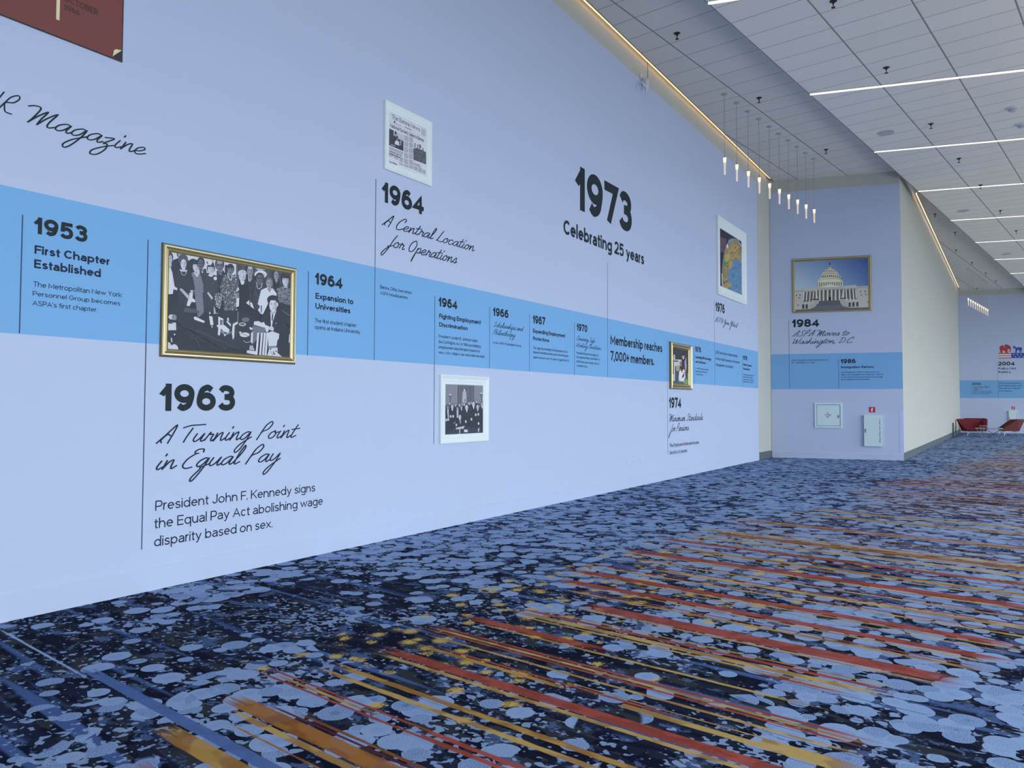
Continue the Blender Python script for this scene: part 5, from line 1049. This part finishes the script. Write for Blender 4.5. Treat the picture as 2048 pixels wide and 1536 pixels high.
# ------------------------------------------------------------------ red lounge chairs and wire tables at the far end
REDF = mat('red_upholstery', (.20, .012, .022), .8, noise=.1, nscale=30); REDD = mat('dark_red_shell', (.13, .020, .018), .75, noise=.1, nscale=30); RUST = mat('rust_red_shell', (.20, .05, .04), .75, noise=.1, nscale=30)
WIRE = mat('chrome_wire', (.45, .48, .52), .3, .9)
def chair(loc, ang, wd, label, shell, seatm):
    t = thing('lounge_chair', label, 'lounge chair', loc, 'faceted red lounge chairs')
    ca, sa = math.cos(ang), math.sin(ang); c = np.asarray(loc, float)
    X = lambda x, y, z: c + (x * ca - y * sa, x * sa + y * ca, z)         # x across, y toward the front
    h = wd / 2
    def panel(pts, th, m, nm):
        P = [X(*q) for q in pts]; n = np.cross(P[1] - P[0], P[2] - P[0]); n /= np.linalg.norm(n); k = len(P)
        b = MB(); b.add([q + n * th / 2 for q in P] + [q - n * th / 2 for q in P], [tuple(range(k)), tuple(range(k, 2 * k))[::-1]] + [(i, k + i, k + (i + 1) % k, (i + 1) % k) for i in range(k)])
        return b.build(nm, m, t)
    b = MB(); prof = [(.44, .40), (.46, .34), (.36, .24), (-.30, .22), (-.40, .30), (-.34, .38)]; k = len(prof)
    b.add([X(s_ * h * (.62 if z < .3 else .68), y, z) for s_ in (-1, 1) for y, z in prof], [tuple(range(k)), tuple(range(k, 2 * k))[::-1]] + [(i, (i + 1) % k, k + (i + 1) % k, k + i) for i in range(k)])
    b.build('seat', seatm, t)
    panel([(-h * .66, -.33, .26), (h * .66, -.33, .26), (h * .86, -.56, .84), (-h * .86, -.56, .84)], .07, shell, 'backrest')
    for s_, nm in ((-1, 'arm_panel'), (1, 'arm_panel')):
        panel([(s_ * h * .60, -.36, .24), (s_ * h * .60, .40, .24), (s_ * h * .72, .34, .42), (s_ * h * 1.0, -.22, .82), (s_ * h * .88, -.56, .84)], .06, shell, nm)
    for sx in (-1, 1):
        for sy in (-1, 1):
            b = MB(); b.tube([X(sx * h * .42, sy * .22, .24), X(sx * h * .58, sy * .34, .0)], .010, 8); b.build('leg', WIRE, t)
    for sy in (-1, 1):
        b = MB(); b.tube([X(-h * .45, sy * .24, .20), X(h * .45, sy * .24, .20)], .008, 8); b.build('crossbar', WIRE, t)
    return t
def on_floor(x, y): return at_z(x, y)
view = math.atan2(-on_floor(1945, 871)[1], -on_floor(1945, 871)[0])
P = on_floor(1947.5, 870.8)
chair(P, view - math.pi / 2 + .30, 1.42, 'wide dark red faceted lounge chair facing the hall beside the white wall', REDF, REDF)
P = on_floor(2018.5, 870.8)
chair(P, view - math.pi / 2 - 1.25, .95, 'rust red lounge chair seen from its side in front of the far cabinet', RUST, REDD)
P = on_floor(1951, 867.3)
chair(P, view - math.pi / 2 + .05, 1.15, 'brownish red lounge chair mostly hidden behind the wide dark red one', REDD, REDD)
TOPM = mat('table_top_white', (.55, .52, .52), .35)
def side_table(px, py, w_, d_, h_, label):
    c = on_floor(px, py); f = np.array([math.cos(view), math.sin(view), 0.]); r = np.array([-f[1], f[0], 0.])
    t = thing('side_table', label, 'side table', c, 'small wire side tables')
    m_ = MB(); m_.box(c + (0, 0, h_ - .012), r * w_ / 2, f * d_ / 2, (0, 0, .012)); m_.build('table_top', TOPM, t)
    for sx, sy in ((-1, 1), (1, 1), (0, -1)):
        m_ = MB(); m_.tube([c + r * sx * w_ * .4 + f * sy * d_ * .35 + (0, 0, h_ - .024), c + r * sx * w_ * .08 + f * sy * d_ * .1 + (0, 0, .22), c + r * sx * w_ * .38 + f * sy * d_ * .4], .008, 8); m_.build('leg', WIRE, t)
side_table(1961.5, 877.3, .42, .36, .50, 'small pale topped wire table in front of the wide dark red chair')
side_table(1967.5, 873.0, .36, .32, .55, 'small pale topped wire table just behind the nearer one, against red upholstery')
side_table(1999.5, 878.0, .30, .30, .48, 'small white topped wire table beside the rust red chair')
DW = mat('dark_wire', (.10, .12, .16), .4, .6)
c = on_floor(1987, 875.5); f = np.array([math.cos(view), math.sin(view), 0.]); r = np.array([-f[1], f[0], 0.])
t = thing('coffee_table', 'low glass coffee table on dark crossed wire legs between the red chairs', 'coffee table', c)
cn = [c + r * a * .40 + f * b * .95 + (0, 0, .44) for a, b in ((-1, -1), (1, -1), (1, 1), (-1, 1))]
m_ = MB()
for i in range(4): m_.tube([cn[i], cn[(i + 1) % 4]], .009, 8)
m_.build('rim', DW, t)
gt = bpy.data.materials.new('table_glass'); gt.use_nodes = True; gb = gt.node_tree.nodes['Principled BSDF']; gb.inputs['Transmission Weight'].default_value = 1; gb.inputs['Roughness'].default_value = 0.02; gb.inputs['IOR'].default_value = 1.1; gb.inputs['Base Color'].default_value = (.85, .92, .95, 1)
m_ = MB(); m_.box(c + (0, 0, .446), r * .39, f * .93, (0, 0, .004)); m_.build('glass_top', gt, t)
for i in range(4):
    j = (i + 2) % 4; foot = c + (cn[j] - c) * (.55, .55, 0) * np.array([1, 1, 1]); foot[2] = .008
    m_ = MB(); m_.tube([cn[i] + (0, 0, -.009), c + (0, 0, .22) + (cn[i] - cn[j]) * .03 * np.array([1, 1, 0]), foot], .009, 8); m_.build('leg', DW, t)

for o in bpy.data.objects:
    if '_o' in o: del o['_o']
bpy.context.view_layer.update()
